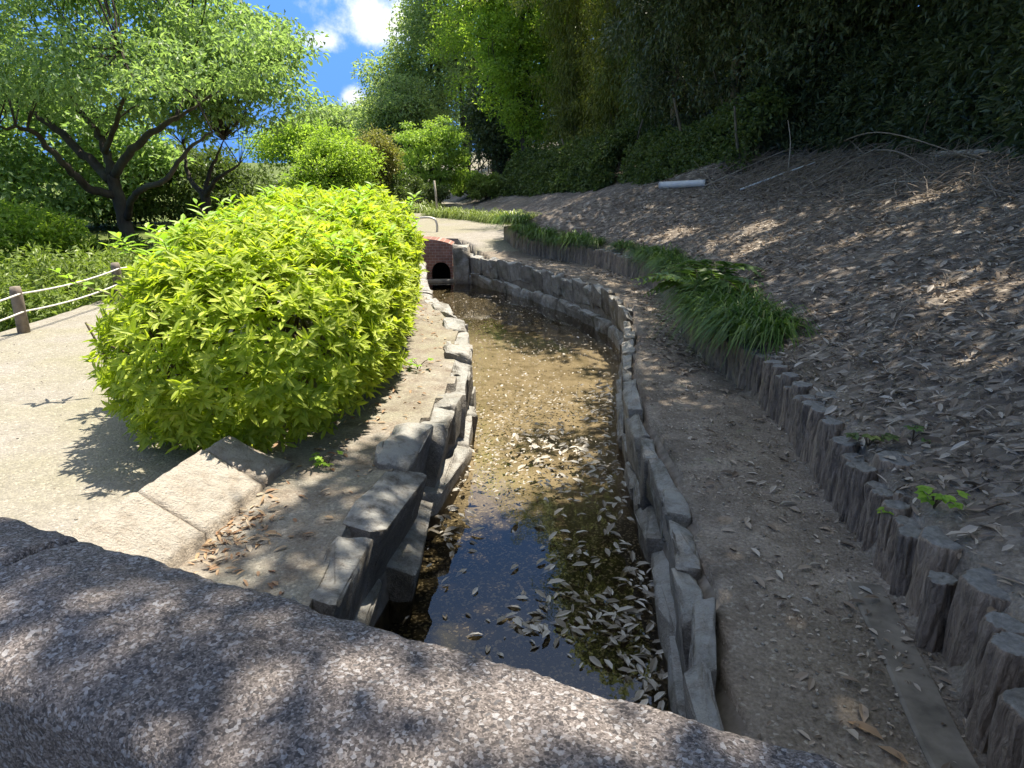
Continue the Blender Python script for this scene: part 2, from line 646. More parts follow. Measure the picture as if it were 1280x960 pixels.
M['post'] = plain('fence_timber', (.20, .165, .135), .85, 0, .2, .4, 16)
M['rope'] = plain('white_rope', (.62, .60, .56), .8, 0, .1, .2, 60)
M['pvc'] = plain('white_pvc', (.66, .68, .72), .4, 0, .06, .05, 8)
M['steel'] = plain('weathered_metal', (.50, .47, .43), .45, .6, .1, .1, 30)
M['wood_pale'] = plain('dry_wood', (.40, .355, .30), .85, 0, .2, .4, 14)
M['wood_dead'] = plain('dead_twigs', (.25, .205, .165), .9, 0, .25, .3, 9)
M['bark_dark'] = bark_mat('dark_bark', (.030, .024, .020), (.085, .070, .058))
M['bark_pale'] = bark_mat('pale_bark', (.10, .09, .07), (.26, .23, .19))
M['stem'] = plain('brown_stem', (.09, .065, .04), .8)
M['azalea'] = leaf_mat('azalea_leaves', [(0, (.15, .235, .03)), (.3, (.315, .415, .055)), (.7, (.50, .59, .095)), (1, (.66, .70, .20))], 0.52, (1.1, 1.15, .5), .5, .3, .35)
M['shoot'] = leaf_mat('fresh_shoot_leaves', [(0, (.20, .36, .05)), (1, (.42, .60, .10))], 0.45)
M['cherry'] = leaf_mat('cherry_leaves', [(0, (.14, .215, .10)), (.5, (.24, .35, .165)), (1, (.39, .50, .27))], 0.55)
M['maple'] = leaf_mat('maple_leaves', [(0, (.20, .31, .08)), (1, (.42, .56, .15))], 0.48)
M['tall'] = leaf_mat('tall_tree_leaves', [(0, (.18, .24, .13)), (.6, (.30, .38, .21)), (1, (.46, .54, .32))], 0.6)
M['fresh'] = leaf_mat('fresh_green_leaves', [(0, (.15, .24, .05)), (.5, (.27, .39, .08)), (1, (.44, .55, .13))], 0.58)
M['olive'] = leaf_mat('bamboo_leaves', [(0, (.09, .12, .03)), (.5, (.18, .21, .055)), (1, (.32, .33, .10))], 0.45)
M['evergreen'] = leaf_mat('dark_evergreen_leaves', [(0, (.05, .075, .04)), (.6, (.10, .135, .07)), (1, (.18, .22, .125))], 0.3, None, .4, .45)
M['ivy'] = leaf_mat('ivy_leaves', [(0, (.065, .10, .035)), (.6, (.115, .165, .055)), (1, (.21, .265, .10))], 0.35)
M['shade'] = leaf_mat('shade_tree_leaves', [(0, (.17, .21, .10)), (.6, (.27, .32, .16)), (1, (.38, .43, .24))], .58, (1.15, 1.15, .9))
M['hedge'] = leaf_mat('hedge_leaves', [(0, (.12, .18, .04)), (1, (.32, .40, .12))], 0.4)
M['rust'] = leaf_mat('rusty_green_leaves', [(0, (.16, .19, .06)), (1, (.36, .32, .12))], 0.4)
M['liriope'] = leaf_mat('grass_blades', [(0, (.05, .11, .028)), (.5, (.10, .185, .045)), (.86, (.20, .30, .08)), (.95, (.36, .31, .15))], 0.4, None, .4, .4)
M['sungrass'] = leaf_mat('sunny_grass_blades', [(0, (.10, .15, .03)), (1, (.30, .36, .10))], .35)
M['fern'] = leaf_mat('fern_leaves', [(0, (.06, .12, .03)), (1, (.16, .25, .08))], .4)
M['dryleaf'] = leaf_mat('dry_fallen_leaves', [(0, (.10, .075, .058)), (.35, (.26, .205, .16)), (.65, (.41, .34, .275)), (.9, (.50, .445, .385)), (1, (.64, .59, .53))], 0.12, (1, .9, .7), .75, .2, .1)
M['paleleaf'] = leaf_mat('pale_floating_leaves', [(0, (.19, .165, .13)), (.4, (.36, .33, .285)), (.8, (.50, .475, .43)), (1, (.60, .58, .54))], 0.12, (1, .9, .75), .6, .3, .1)
M['redleaf'] = leaf_mat('russet_fallen_leaves', [(0, (.26, .13, .08)), (.6, (.42, .30, .19)), (1, (.55, .48, .38))], 0.15, (1, .8, .6), .75, .2)

# ------------------------------------------------------------------ terrain
RIGHT = np.array([(.42, -3), (.45, -1), (.50, .6), (.58, 1.4), (.60, 1.79), (.70, 2.28), (.74, 2.7), (.78, 3.1), (.82, 3.5), (.82, 3.94), (.87, 4.86),
                  (1.02, 6.2), (1.25, 7.4), (1.38, 8.37), (1.32, 9.33), (.98, 10.5), (.35, 12.0), (-.5, 13.3), (-1.12, 14.4)])
LEFT = np.array([(-1.1, -3), (-1.0, -1), (-.9, .6), (-.76, 1.6), (-.70, 2.41), (-.70, 2.68), (-.65, 3.04), (-.59, 3.39), (-.57, 4.07), (-.50, 4.44),
                 (-.44, 4.86), (-.38, 5.26), (-.40, 6.26), (-.55, 7.67), (-.76, 8.37), (-1.02, 9.1), (-1.3, 10.5), (-1.55, 12.3), (-1.72, 14.4)])
LOGS = np.array([(1.05, -2.5), (1.12, 0), (1.22, 1.0), (1.40, 1.67), (1.50, 2.01), (1.55, 2.5), (1.61, 2.96), (1.68, 3.59), (1.78, 4.21), (1.81, 5.05), (1.72, 5.84), (1.72, 6.6),
                 (1.86, 7.67), (2.0, 9.2), (1.95, 10.5), (1.55, 11.9), (.9, 13.0), (.05, 13.9), (-.15, 14.5),
                 (.3, 15.6), (.6, 17.5), (.45, 20), (-.6, 25), (-2.6, 32), (-6, 45), (-12, 70), (-20, 140), (-25, 700)])
END_Y = 14.7
WATER_Z, BED_Z = -.55, -.70


def xr(y):
    return np.interp(y, RIGHT[:, 1], RIGHT[:, 0])


def xl(y):
    return np.interp(y, LEFT[:, 1], LEFT[:, 0])


def logd(x, y):
    """signed distance to the foot of the slope, positive uphill"""
    x, y = np.asarray(x, float), np.asarray(y, float)
    best = np.full(x.shape, 1e9)
    sgn = np.ones(x.shape)
    for a, b in zip(LOGS[:-1], LOGS[1:]):
        ab = b - a
        t = np.clip(((x - a[0]) * ab[0] + (y - a[1]) * ab[1]) / (ab @ ab), 0, 1)
        dx, dy = x - a[0] - t * ab[0], y - a[1] - t * ab[1]
        d = np.hypot(dx, dy)
        s = np.where(ab[0] * dy - ab[1] * dx < 0, 1.0, -1.0)
        u = d < best - 1e-9
        best = np.where(u, d, best)
        sgn = np.where(u, s, sgn)
    return best * sgn


def terrain(x, y, channel=True):
    x, y = np.asarray(x, float), np.asarray(y, float)
    d = logd(x, y)
    z = .22 * sstep(13.3, 14.3, y) + .012 * np.clip(y - 30, 0, 300)
    z = z + .02 * (vnoise(x, y, 1.3, 1) - .5) + .012 * (vnoise(x, y, 5, 2) - .5)
    drop = sstep(-5.15, -6.4, x) * sstep(40, 25, y)
    z = z - .85 * drop + .5 * sstep(-7, -10, x) * drop
    J = .30 * (1 - sstep(14.2, 14.9, y))
    dd = np.clip(d, 0, None)
    s = J * sstep(-.02, .05, d) + .36 * np.minimum(dd, 5.5) + .12 * np.clip(dd - 5.5, 0, 30)
    s = s + sstep(.1, .6, dd) * (.07 * (vnoise(x, y, 1.7, 3) - .5) + .05 * (vnoise(x, y, 6, 4) - .5))
    z = z + s
    if channel:
        ins = (y < END_Y) & (x > xl(y) - .06) & (x < xr(y) + .06)
        z = np.where(ins, BED_Z + .05 * (vnoise(x, y, 3, 5) - .5), z)
    return z


def tz(x, y):
    return float(terrain(np.array([x]), np.array([y]), False)[0])


def hit(px, py, tmax=90):
    """where the sight line through a pixel meets the ground"""
    d = ray(px, py)
    t = np.concatenate([np.arange(1.0, 30, .03), np.arange(30, tmax, .2)])
    P = np.array([0, 0, EYE])[None] + d[None] * t[:, None]
    below = np.nonzero(P[:, 2] < terrain(P[:, 0], P[:, 1], False))[0]
    k = below[0] if len(below) else len(t) - 1
    return P[k]


def build_ground():
    def axis(parts):
        return np.unique(np.round(np.concatenate(parts), 4))
    xs = axis([np.linspace(-900, -60, 12), np.linspace(-60, -12, 17), np.arange(-12, -4, .4), np.arange(-4, -1.6, .12), np.arange(-1.6, 2.6, .055),
               np.arange(2.6, 7, .12), np.arange(7, 14, .4), np.linspace(14, 60, 14), np.linspace(60, 900, 12)])
    ys = axis([np.linspace(-300, -10, 10), np.arange(-10, 0, .5), np.arange(0, 9, .07), np.arange(9, 15.2, .08), np.arange(15.2, 25, .25), np.arange(25, 60, 1.5), np.linspace(60, 200, 14), np.linspace(200, 1400, 10)])
    X, Y = np.meshgrid(xs, ys)
    Z = terrain(X, Y)
    d = logd(X, Y)
    nz = vnoise(X, Y, 1.1, 8) - .5
    bank = np.where(Y < 9.5, xl(Y) - .95, -2.6)
    zone = np.zeros(X.shape + (4,), np.float32)
    path = np.maximum(sstep(.12, -.12, X - (bank + .25 * nz)), .52 * (X < xl(Y) + .1)) * (X > -5.3 - .3 * nz) * (Y < 16)
    far = (Y >= 13.7) * (d < -.05) * (X > -4 - .35 * np.clip(Y - 15, 0, 99)) * (Y < 45)
    zone[..., 0] = np.maximum(path, far)
    zone[..., 1] = sstep(.05, .3, d) * sstep(30, 17, Y - 1.5 * X) * .95
    far_slope = sstep(.3, .8, d) * (1 - sstep(30, 17, Y - 1.5 * X))
    zone[..., 0] = np.maximum(zone[..., 0], .62 * far_slope)
    zone[..., 3] = np.maximum((X < -5.2) * 1., .8 * (Y > 24) * (d < 0) * (X < -6))
    zone[..., 3] = np.maximum(zone[..., 3], .28 * (d < 0) * (d > -1.0) * (Y > 3.2) * (Y < 6.5) * (X > 0))
    ins = (Y < END_Y) & (X > xl(Y) - .06) & (X < xr(Y) + .06)
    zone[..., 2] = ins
    zone[ins, 0] = zone[ins, 1] = 0
    zone[..., 3] = np.where(ins, sstep(4.0, 5.0, Y + .5 * nz) * sstep(11, 9, Y), zone[..., 3])   # in the bed: sand, else bed colour darkened for shade
    V = np.stack([X, Y, Z], -1).reshape(-1, 3)
    nx, ny = len(xs), len(ys)
    idx = np.arange(nx * ny).reshape(ny, nx)
    F = np.stack([idx[:-1, :-1], idx[:-1, 1:], idx[1:, 1:], idx[1:, :-1]], -1).reshape(-1, 4)
    zc = zone.reshape(-1, 4)[F].mean(1)
    dc = d.reshape(-1)[F].mean(1)
    xc, yc = V[F].mean(1)[:, 0], V[F].mean(1)[:, 1]
    sel = np.zeros(len(F), int)                       # 0 ground
    sel[(zc[:, 0] > .5) & (dc < 0)] = 1               # path
    sel[dc > 0] = 2                                   # hillside
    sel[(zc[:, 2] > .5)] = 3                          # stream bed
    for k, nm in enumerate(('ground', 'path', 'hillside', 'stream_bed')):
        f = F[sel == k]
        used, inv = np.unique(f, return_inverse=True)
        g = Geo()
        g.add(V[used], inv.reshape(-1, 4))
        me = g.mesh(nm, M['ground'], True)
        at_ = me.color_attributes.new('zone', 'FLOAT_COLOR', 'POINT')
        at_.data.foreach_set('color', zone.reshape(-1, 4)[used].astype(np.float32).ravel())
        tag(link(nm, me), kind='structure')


build_ground()

# water sheet
yy = np.concatenate([np.arange(-2.5, 14.6, .2), [14.66]])
g = Geo()
V = np.concatenate([np.stack([xl(yy) - .2, yy, np.full_like(yy, WATER_Z)], -1), np.stack([xr(yy) + .2, yy, np.full_like(yy, WATER_Z)], -1)])
n = len(yy)
k = np.arange(n - 1)
g.add(V, np.stack([k, n + k, n + k + 1, k + 1], -1))
tag(g.obj('water', M['water']), kind='structure')


# ------------------------------------------------------------------ stone walls of the stream
def rock_mesh(name, mat, sx, sy, sz, seed, pts=16, cut=.16):
    """angular quarried stone: hull of jittered box points, bevelled and roughened"""
    rg = np.random.default_rng(seed)
    bm = bmesh.new()
    P = rg.uniform(-1, 1, (pts, 3))
    P = np.sign(P) * np.abs(P) ** .5
    P = np.concatenate([P, np.array([(a, b, c) for a in (-1, 1) for b in (-1, 1) for c in (-1, 1)]) * rg.uniform(.62, .98, (8, 3))])
    for p in P:
        bm.verts.new(p * np.array([sx, sy, sz]) * .5)
    r = bmesh.ops.convex_hull(bm, input=bm.verts)
    bmesh.ops.delete(bm, geom=[v for v in bm.verts if not v.link_faces], context='VERTS')
    bmesh.ops.dissolve_limit(bm, angle_limit=R_(9), verts=bm.verts, edges=bm.edges)
    bmesh.ops.bevel(bm, geom=bm.edges[:], offset=.010, segments=1, affect='EDGES', profile=.6, clamp_overlap=True)
    bmesh.ops.triangulate(bm, faces=bm.faces)
    bmesh.ops.subdivide_edges(bm, edges=[e for e in bm.edges if e.calc_length() > .05], cuts=2, use_grid_fill=True)
    off = Vector(rg.uniform(-50, 50, 3))
    for v in bm.verts:
        q = v.co + off
        v.co += Vector(v.co).normalized() * (.045 * mnoise.noise(q * 4.5) + .022 * mnoise.noise(q * 11) + .012 * mnoise.noise(q * 26))
    me = bpy.data.meshes.new(name)
    bm.to_mesh(me)
    bm.free()
    me.materials.append(mat)
    me.polygons.foreach_set('use_smooth', [True] * len(me.polygons))
    try:
        me.set_sharp_from_angle(angle=R_(38))
    except Exception:
        pass
    return me


def stone_wall(label, pts, side, y0, y1, lens, mat, big_until, top_h, deps):
    root = thing('stone_wall', label, 'stone wall', (float(np.interp(y0, pts[:, 1], pts[:, 0])), y0, 0))
    inv = Matrix.Translation(root.location).inverted()
    # mortar core
    g = Geo()
    ys = np.arange(-2.4, y1 + .01, .2)
    xf = np.interp(ys, pts[:, 1], pts[:, 0])
    th = .30
    prof = [(.012, -.8), (.03, -.10), (.12, -.014), (.24, -.8)]
    V = np.concatenate([np.stack([xf + side * px, ys, np.full_like(ys, pz)], -1) for px, pz in prof]) - np.array(root.location)
    m = len(ys)
    kk = np.arange(m - 1)
    for a in range(3):
        q = np.stack([a * m + kk, a * m + kk + 1, (a + 1) * m + kk + 1, (a + 1) * m + kk], -1)
        g.add(V if a == 0 else np.zeros((0, 3)), q if a == 0 else q - g.n)
    g.obj('mortar', M['mortar'], root)
    # stones, laid along the wall in courses
    P2 = np.stack([np.interp(np.arange(y0, y1, .02), pts[:, 1], pts[:, 0]), np.arange(y0, y1, .02)], -1)
    S = np.concatenate([[0], np.cumsum(np.linalg.norm(np.diff(P2, axis=0), axis=1))])
    rg = np.random.default_rng(int(abs(side) * 11 + y1 * 7 + (5 if side > 0 else 0)))
    for course in range(2):
        s = 0.0 if course == 0 else -.12
        while s < S[-1]:
            frac_y = np.interp(s, S, P2[:, 1])
            big = frac_y < big_until
            ln = rg.uniform(*lens) * (1.7 if big else 1) * (1.25 if course else 1)
            mid = min(max(s + ln / 2, .02), S[-1] - .02)
            x, y = np.interp(mid, S, P2[:, 0]), np.interp(mid, S, P2[:, 1])
            x2, y2 = np.interp(min(mid + .1, S[-1]), S, P2[:, 0]), np.interp(min(mid + .1, S[-1]), S, P2[:, 1])
            x1_, y1_ = np.interp(max(mid - .1, 0), S, P2[:, 0]), np.interp(max(mid - .1, 0), S, P2[:, 1])
            ang = math.atan2(y2 - y1_, x2 - x1_)
            if course == 0:
                hh = rg.uniform(*top_h) * (1.25 if big else 1)
                dep = rg.uniform(*deps) * (1.15 if big else 1)
                zc = -hh * .5 + rg.uniform(-.02, .055)
                inn = dep * .5 - rg.uniform(.01, .045)
            else:
                hh = rg.uniform(.46, .54)
                dep = rg.uniform(.2, .26)
                zc = -.60 + rg.uniform(-.03, .02)
                inn = dep * .5 - rg.uniform(.03, .055)
            o = link('stone', rock_mesh('stone', mat, ln * 1.2, dep * 1.1, hh * 1.05, int(rg.integers(1e9))), root)
            lx, ly = x + side * inn * abs(math.sin(ang)), y - side * inn * math.cos(ang) * (1 if math.sin(ang) > 0 else -1)
            o.location = Vector((lx, ly, zc)) - root.location
            o.rotation_euler = (rg.uniform(-.06, .06) - side * (.10 if not big else .16), rg.uniform(-.08, .08), ang + rg.uniform(-.07, .07))
            s += ln * 1.0
    return root


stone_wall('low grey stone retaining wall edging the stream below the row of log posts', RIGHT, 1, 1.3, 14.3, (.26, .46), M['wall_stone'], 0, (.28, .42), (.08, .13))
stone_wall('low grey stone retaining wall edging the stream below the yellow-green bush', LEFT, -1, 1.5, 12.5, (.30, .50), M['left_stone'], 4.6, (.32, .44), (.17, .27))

# ------------------------------------------------------------------ brick culvert mouth
hw = thing('brick_headwall', 'red brick culvert headwall with a dark arch at the far end of the stream', 'headwall', (-1.45, 14.08, -.7))
bm = bmesh.new()
ax, ar, spring = .05, .185, .34     # arch centre x, radius, springing height above the foot
outer = [(-.75, 0), (.28, 0), (.28, .86)] + [(.28 - 1.03 * t, .86 + .11 * math.sin(math.pi * t) ** .8) for t in np.linspace(.08, .92, 12)] + [(-.75, .86)]
inner = [(ax - ar, 0), (ax - ar, spring)] + [(ax + ar * math.cos(a), spring + 1.05 * ar * math.sin(a)) for a in np.linspace(math.pi * .94, math.pi * .06, 14)] + [(ax + ar, spring), (ax + ar, 0)]
loop = [outer[0]] + inner + outer[1:]
fv = [bm.verts.new((x, 0, z)) for x, z in loop]
f = bm.faces.new(fv)
r = bmesh.ops.extrude_face_region(bm, geom=[f])
bmesh.ops.translate(bm, vec=(0, .60, 0), verts=[e for e in r['geom'] if isinstance(e, bmesh.types.BMVert)])
bmesh.ops.triangulate(bm, faces=[q for q in bm.faces if len(q.verts) > 6])
bmesh.ops.recalc_face_normals(bm, faces=bm.faces)
me = bpy.data.meshes.new('wall')
bm.to_mesh(me)
bm.free()
me.materials.append(M['brick'])
link('wall', me, hw)
g = Geo()                                            # ring of brick on edge round the mouth
ths = np.linspace(-.02 * math.pi, 1.02 * math.pi, 24)
V, F = [], []
for a in ths:
    for rr, y in ((ar - .004, -.022), (ar + .075, -.022), (ar + .075, .05), (ar - .004, .05)):
        V.append((ax + rr * math.cos(a), y, spring + 1.03 * rr * math.sin(a)))
for i in range(len(ths) - 1):
    for j in range(4):
        F.append((i * 4 + j, i * 4 + (j + 1) % 4, (i + 1) * 4 + (j + 1) % 4, (i + 1) * 4 + j))
g.add(V, F)
g.obj('arch_ring', M['brick'], hw)
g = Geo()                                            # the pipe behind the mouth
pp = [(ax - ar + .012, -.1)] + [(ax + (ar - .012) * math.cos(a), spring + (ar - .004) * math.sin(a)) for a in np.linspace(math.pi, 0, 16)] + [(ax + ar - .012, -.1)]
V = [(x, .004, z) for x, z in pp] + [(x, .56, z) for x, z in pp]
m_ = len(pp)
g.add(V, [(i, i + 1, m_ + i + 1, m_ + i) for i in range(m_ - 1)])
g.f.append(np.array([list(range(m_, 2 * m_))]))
g.obj('tunnel', M['tunnel'], hw)


def box_geo(g, c, s, rz=0):
    c, s = np.array(c, float), np.array(s, float) / 2
    V = np.array([(a, b, d) for a in (-1, 1) for b in (-1, 1) for d in (-1, 1)], float) * s
    ca, sa = math.cos(rz), math.sin(rz)
    V = np.stack([V[:, 0] * ca - V[:, 1] * sa, V[:, 0] * sa + V[:, 1] * ca, V[:, 2]], -1) + c
    g.add(V, [(0, 1, 3, 2), (4, 6, 7, 5), (0, 4, 5, 1), (2, 3, 7, 6), (0, 2, 6, 4), (1, 5, 7, 3)])


def bevel_obj(o, w=.01, seg=2):
    b = o.modifiers.new('bevel', 'BEVEL')
    b.width = w
    b.segments = seg
    b.limit_method = 'ANGLE'
    return o


g = Geo()
box_geo(g, (.03, -.10, .165), (.62, .16, .07), R_(6))
bevel_obj(g.obj('sill', M['concrete'], hw), .015)

# dark squared pier closing the right wall against the brick
pr = link('corner_pier', rock_mesh('corner_pier', M['wall_stone'], .34, .5, 1.0, 77), None)
pr.location = (-.98, 13.95, -.28)
tag(pr, 'tall dark corner stone with a pale streak beside the red brick culvert', 'stone')

# ------------------------------------------------------------------ the granite parapet in front
DIRP = np.array([.915, -.402])
DIRP /= np.linalg.norm(DIRP)
NRM = np.array([-DIRP[1], DIRP[0]])
PO = np.array([-.36, 1.085]) + NRM * .055
ang_p = math.atan2(DIRP[1], DIRP[0])
par = thing('stone_parapet', 'speckled granite bridge parapet with rounded edges crossing the foreground', 'parapet', (PO[0], PO[1], 0), ang_p)
PT, PW = .85, .385


def coping(x0, x1, seed):
    bm = bmesh.new()
    nx = max(2, int((x1 - x0) / .012))
    prof = []
    r = .05
    for a in np.linspace(-.12, math.pi / 2, 7):
        prof.append((-r + r * math.cos(a), PT - .014 - r + r * math.sin(a)))
    for t in np.linspace(.08, .92, 20):
        prof.append((-r - t * (PW - 2 * r), PT - .014 + .016 * math.sin(math.pi * t)))
    for a in np.linspace(math.pi / 2, math.pi + .12, 7):
        prof.append((-PW + r + r * math.cos(a), PT - .014 - r + r * math.sin(a)))
    prof = [(0, PT - .24)] + prof + [(-PW, PT - .24)]
    m = len(prof)
    V = []
    for i in range(nx + 1):
        t = i / nx
        x = x0 + (x1 - x0) * t
        e = min(x - x0, x1 - x)
        inset = .012 * max(0, 1 - e / .014) ** 2
        for (y, z) in prof:
            q = Vector((x * 14, y * 14, z * 14 + seed))
            dz = .0045 * mnoise.noise(q) + .0028 * mnoise.noise(q * 3.1) + .0018 * mnoise.noise(q * 8)
            if z < PT - .2:
                dz = 0
            V.append((x, y + (dz if -.04 < y or y < -PW + .04 else 0) + (inset if y < -PW / 2 else -inset) * .7, z + dz - inset))
    F = [(i * m + j, (i + 1) * m + j, (i + 1) * m + j + 1, i * m + j + 1) for i in range(nx) for j in range(m - 1)]
    g = Geo()
    g.add(V, F)
    g.f.append(np.array([list(range(m))]))
    g.f.append(np.array([list(range(nx * m, nx * m + m))[::-1]]))
    return g


JOINT = -.655
coping(JOINT + .004, 1.75, 3).obj('coping_block', M['granite'], par, True)
coping(-2.1, JOINT - .004, 9).obj('coping_block', M['granite'], par, True)
g = Geo()
box_geo(g, (-.2, -PW / 2, .26), (3.7, PW - .08, .70))
g.obj('wall', M['granite'], par)
g = Geo()
P4 = [(-2.3, -.33), (2.0, -.33), (2.0, -3.2), (-2.3, -3.2)]
box_geo(g, (0, 0, 0), (4.2, 2.6, .22))
dk = g.obj('bridge_deck', M['concrete'])
c2 = PO + DIRP * -.2 + NRM * -1.76
dk.location = (c2[0], c2[1], -.09)
dk.rotation_euler = (0, 0, ang_p)
tag(dk, kind='structure')

# pale hipped kerb stones on the left bank, three of them in line
def hip_stone(a, b, w, h, ridge0, ridge1, seed):
    """a, b: ends of the long axis on the ground; a ridge between them"""
    a, b = np.array(a), np.array(b)
    L = np.linalg.norm(b - a)
    bm = bmesh.new()
    nx, ny = int(L / .025), int(w / .025)
    grid = []
    for i in range(nx + 1):
        row = []
        for j in range(ny + 1):
            x, y = L * i / nx, w * (j / ny - .5)
            yn = y / w + .5
            e = yn / .60 if yn < .60 else (1 - yn) / .40
            z = h * (.25 + .80 * e)
            endf = min(1, .35 + (x / ridge0 if ridge0 else 1), .35 + ((L - x) / ridge1 if ridge1 else 1))
            z *= endf if (ridge0 or ridge1) else 1
            q = Vector((x * 9, y * 9, seed))
            z += .006 * mnoise.noise(q) + .005 * mnoise.noise(q * 3)
            if min(x, L - x) < .012:
                z -= .012
            row.append(bm.verts.new((x, y, z)))
        grid.append(row)
    for i in range(nx):
        for j in range(ny):
            bm.faces.new((grid[i][j], grid[i + 1][j], grid[i + 1][j + 1], grid[i][j + 1]))
    ring = [grid[i][0] for i in range(nx + 1)] + [grid[nx][j] for j in range(1, ny + 1)] + [grid[i][ny] for i in range(nx - 1, -1, -1)] + [grid[0][j] for j in range(ny - 1, 0, -1)]
    low = [bm.verts.new((v.co.x, v.co.y, -.15)) for v in ring]
    for i in range(len(ring)):
        k2 = (i + 1) % len(ring)
        bm.faces.new((ring[k2], ring[i], low[i], low[k2]))
    bmesh.ops.recalc_face_normals(bm, faces=bm.faces)
    me = bpy.data.meshes.new('hipped_stone')
    bm.to_mesh(me)
    bm.free()
    me.materials.append(M['granite_pale'])
    me.polygons.foreach_set('use_smooth', [True] * len(me.polygons))
    o = link('hipped_stone', me)
    o.location = (a[0], a[1], 0)
    o.rotation_euler = (0, 0, math.atan2(b[1] - a[1], b[0] - a[0]))
    return o


ka, kb = np.array([-1.76, 2.0]), np.array([-1.47, 3.74])
ku = (kb - ka) / np.linalg.norm(kb - ka)
kL = np.linalg.norm(kb - ka)
tag(hip_stone(ka, ka + ku * .88, .50, .22, 0, 0, 1.0), 'pale granite kerb stone partly hidden by the parapet, nearest of three in line', 'kerb stone', 'hipped kerb stones on the left bank')
tag(hip_stone(ka + ku * .886, ka + ku * 1.40, .50, .215, 0, 0, 5.0), 'pale granite kerb stone with a dark chip, middle of three in line', 'kerb stone', 'hipped kerb stones on the left bank')
tag(hip_stone(ka + ku * 1.406, kb, .49, .21, 0, .22, 8.0), 'pale granite kerb stone with a rounded end tucked under the bush', 'kerb stone', 'hipped kerb stones on the left bank')

# concrete kerb strip at the foot of the near log posts
kp = [hit(1058, 730), hit(1100, 820), hit(1150, 935), hit(1185, 1010)]
kp = np.array([(p[0], p[1]) for p in kp])
g = Geo()
path_k = smooth_path(kp, 16)
T = unit(np.gradient(path_k, axis=0))
Nn = np.stack([-T[:, 1], T[:, 0]], -1)            # points right of travel towards camera... oriented below
if Nn[0, 0] < 0:
    Nn = -Nn
prof = [(0, -.1), (0, .004), (.01, .010), (.13, .006), (.16, -.1)]
V = np.concatenate([np.concatenate([path_k + Nn * a, np.full((16, 1), b)], 1) for a, b in prof])
for a in range(4):
    k_ = np.arange(15)
    q = np.stack([a * 16 + k_, (a + 1) * 16 + k_, (a + 1) * 16 + k_ + 1, a * 16 + k_ + 1], -1)
    g.add(V if a == 0 else np.zeros((0, 3)), q if a == 0 else q - g.n)
tag(g.obj('concrete_kerb', M['kerb']), 'thin worn concrete kerb strip along the foot of the nearest log posts', 'kerb')


# ------------------------------------------------------------------ log posts
def log_mesh(r, h, seed):
    """post of radius r whose bark is furrowed; from -0.15 to h"""
    rg = np.random.default_rng(seed)
    seg, rows = 56, 20
    th = np.linspace(0, 2 * np.pi, seg, endpoint=False)
    V = []
    ph = rg.uniform(0, 6.28, 4)
    zs = np.concatenate([np.linspace(-.15, h - .012, rows - 2), [h - .004, h]])
    for i, z in enumerate(zs):
        ins = 1.0 if i < rows - 2 else (.93 if i == rows - 2 else .86)
        for a in th:
            q = Vector((math.cos(a) * r * 34, math.sin(a) * r * 34, z * 5.5 + seed % 97))
            rid = abs(mnoise.noise(q)) ** .7
            lob = 1 + .05 * math.sin(2 * a + ph[0]) + .04 * math.sin(3 * a + ph[1] + z * 2)
            rr = r * ins * lob * (1 + .05 * (1 - (z + .15) / (h + .15)) + .05 * mnoise.noise(Vector((a, z * 6, seed % 31)))) - (.036 * (1 - rid) - .015) * (.75 if i < rows - 2 else .4)
            V.append((rr * math.cos(a), rr * math.sin(a), z + (.006 * mnoise.noise(Vector((math.cos(a) * 2, math.sin(a) * 2, seed % 53))) if i >= rows - 2 else 0)))
    F = [(i * seg + s, i * seg + (s + 1) % seg, (i + 1) * seg + (s + 1) % seg, (i + 1) * seg + s) for i in range(rows - 1) for s in range(seg)]
    g = Geo()
    nin = 3
    for ring in range(nin):
        sc = .86 * (1 - (ring + 1) / (nin + .3))
        for a in th:
            V.append((r * sc * math.cos(a), r * sc * math.sin(a), h - .003 * ring + .006 * mnoise.noise(Vector((math.cos(a) * sc * 3, math.sin(a) * sc * 3, seed % 71)))))
    for i in range(rows - 1, rows - 1 + nin):
        F += [(i * seg + s, i * seg + (s + 1) % seg, (i + 1) * seg + (s + 1) % seg, (i + 1) * seg + s) for s in range(seg)]
    g.add(V, F)
    g.f.append(np.array([[(rows - 1 + nin) * seg + s for s in range(seg)]]))
    me = g.mesh('log_post', M['log'], True)
    try:
        me.set_sharp_from_angle(angle=R_(50))
    except Exception:
        pass
    return me


LG = 'log posts of the retaining row'
placed = []
# posts whose tops can be read off the picture: pixel of the top, radius, height, label
near_posts = [
    (1282, 790, .106, .25, 'short thick log post, its flat grey top closest to the camera'),
    (1256, 727, .116, .33, 'thick log post with a broad oval top, second up from the nearest top'),
    (1310, 885, .10, .24, 'log post cut by the lower right corner of the picture'),
    (1180, 722, .052, .27, 'thin log post squeezed left of the broad oval-topped post'),
    (1184, 672, .098, .32, 'thick grey-topped log post just below the small ivy weed'),
    (1121, 572, .095, .36, 'tall thick log post with a flat round grey top above the ivy weed'),
    (1140, 616, .066, .31, 'medium log post directly below the tall round-topped post'),
    (1040, 493, .080, .35, 'thick log post with a clean round top midway along the near row'),
    (1046, 521, .064, .31, 'split-topped pale log post just below the clean round-topped one'),
    (1003, 480, .070, .33, 'log post with a dark tilted top between two round-topped posts'),
    (970, 444, .070, .33, 'log post where the drooping grass ends, upright with a squared top'),
]
for px, py, r, h, lab in near_posts:
    p = onz(px, py, h + .0)
    me = log_mesh(r, h, int(px * 13 + py))
    o = link('log_post', me)
    o.location = (p[0], p[1], 0)
    o.rotation_euler = (random.uniform(-.03, .03), random.uniform(-.03, .03), random.uniform(0, 6))
    tag(o, lab, 'log post', LG)
    placed.append((p[0], p[1], r))
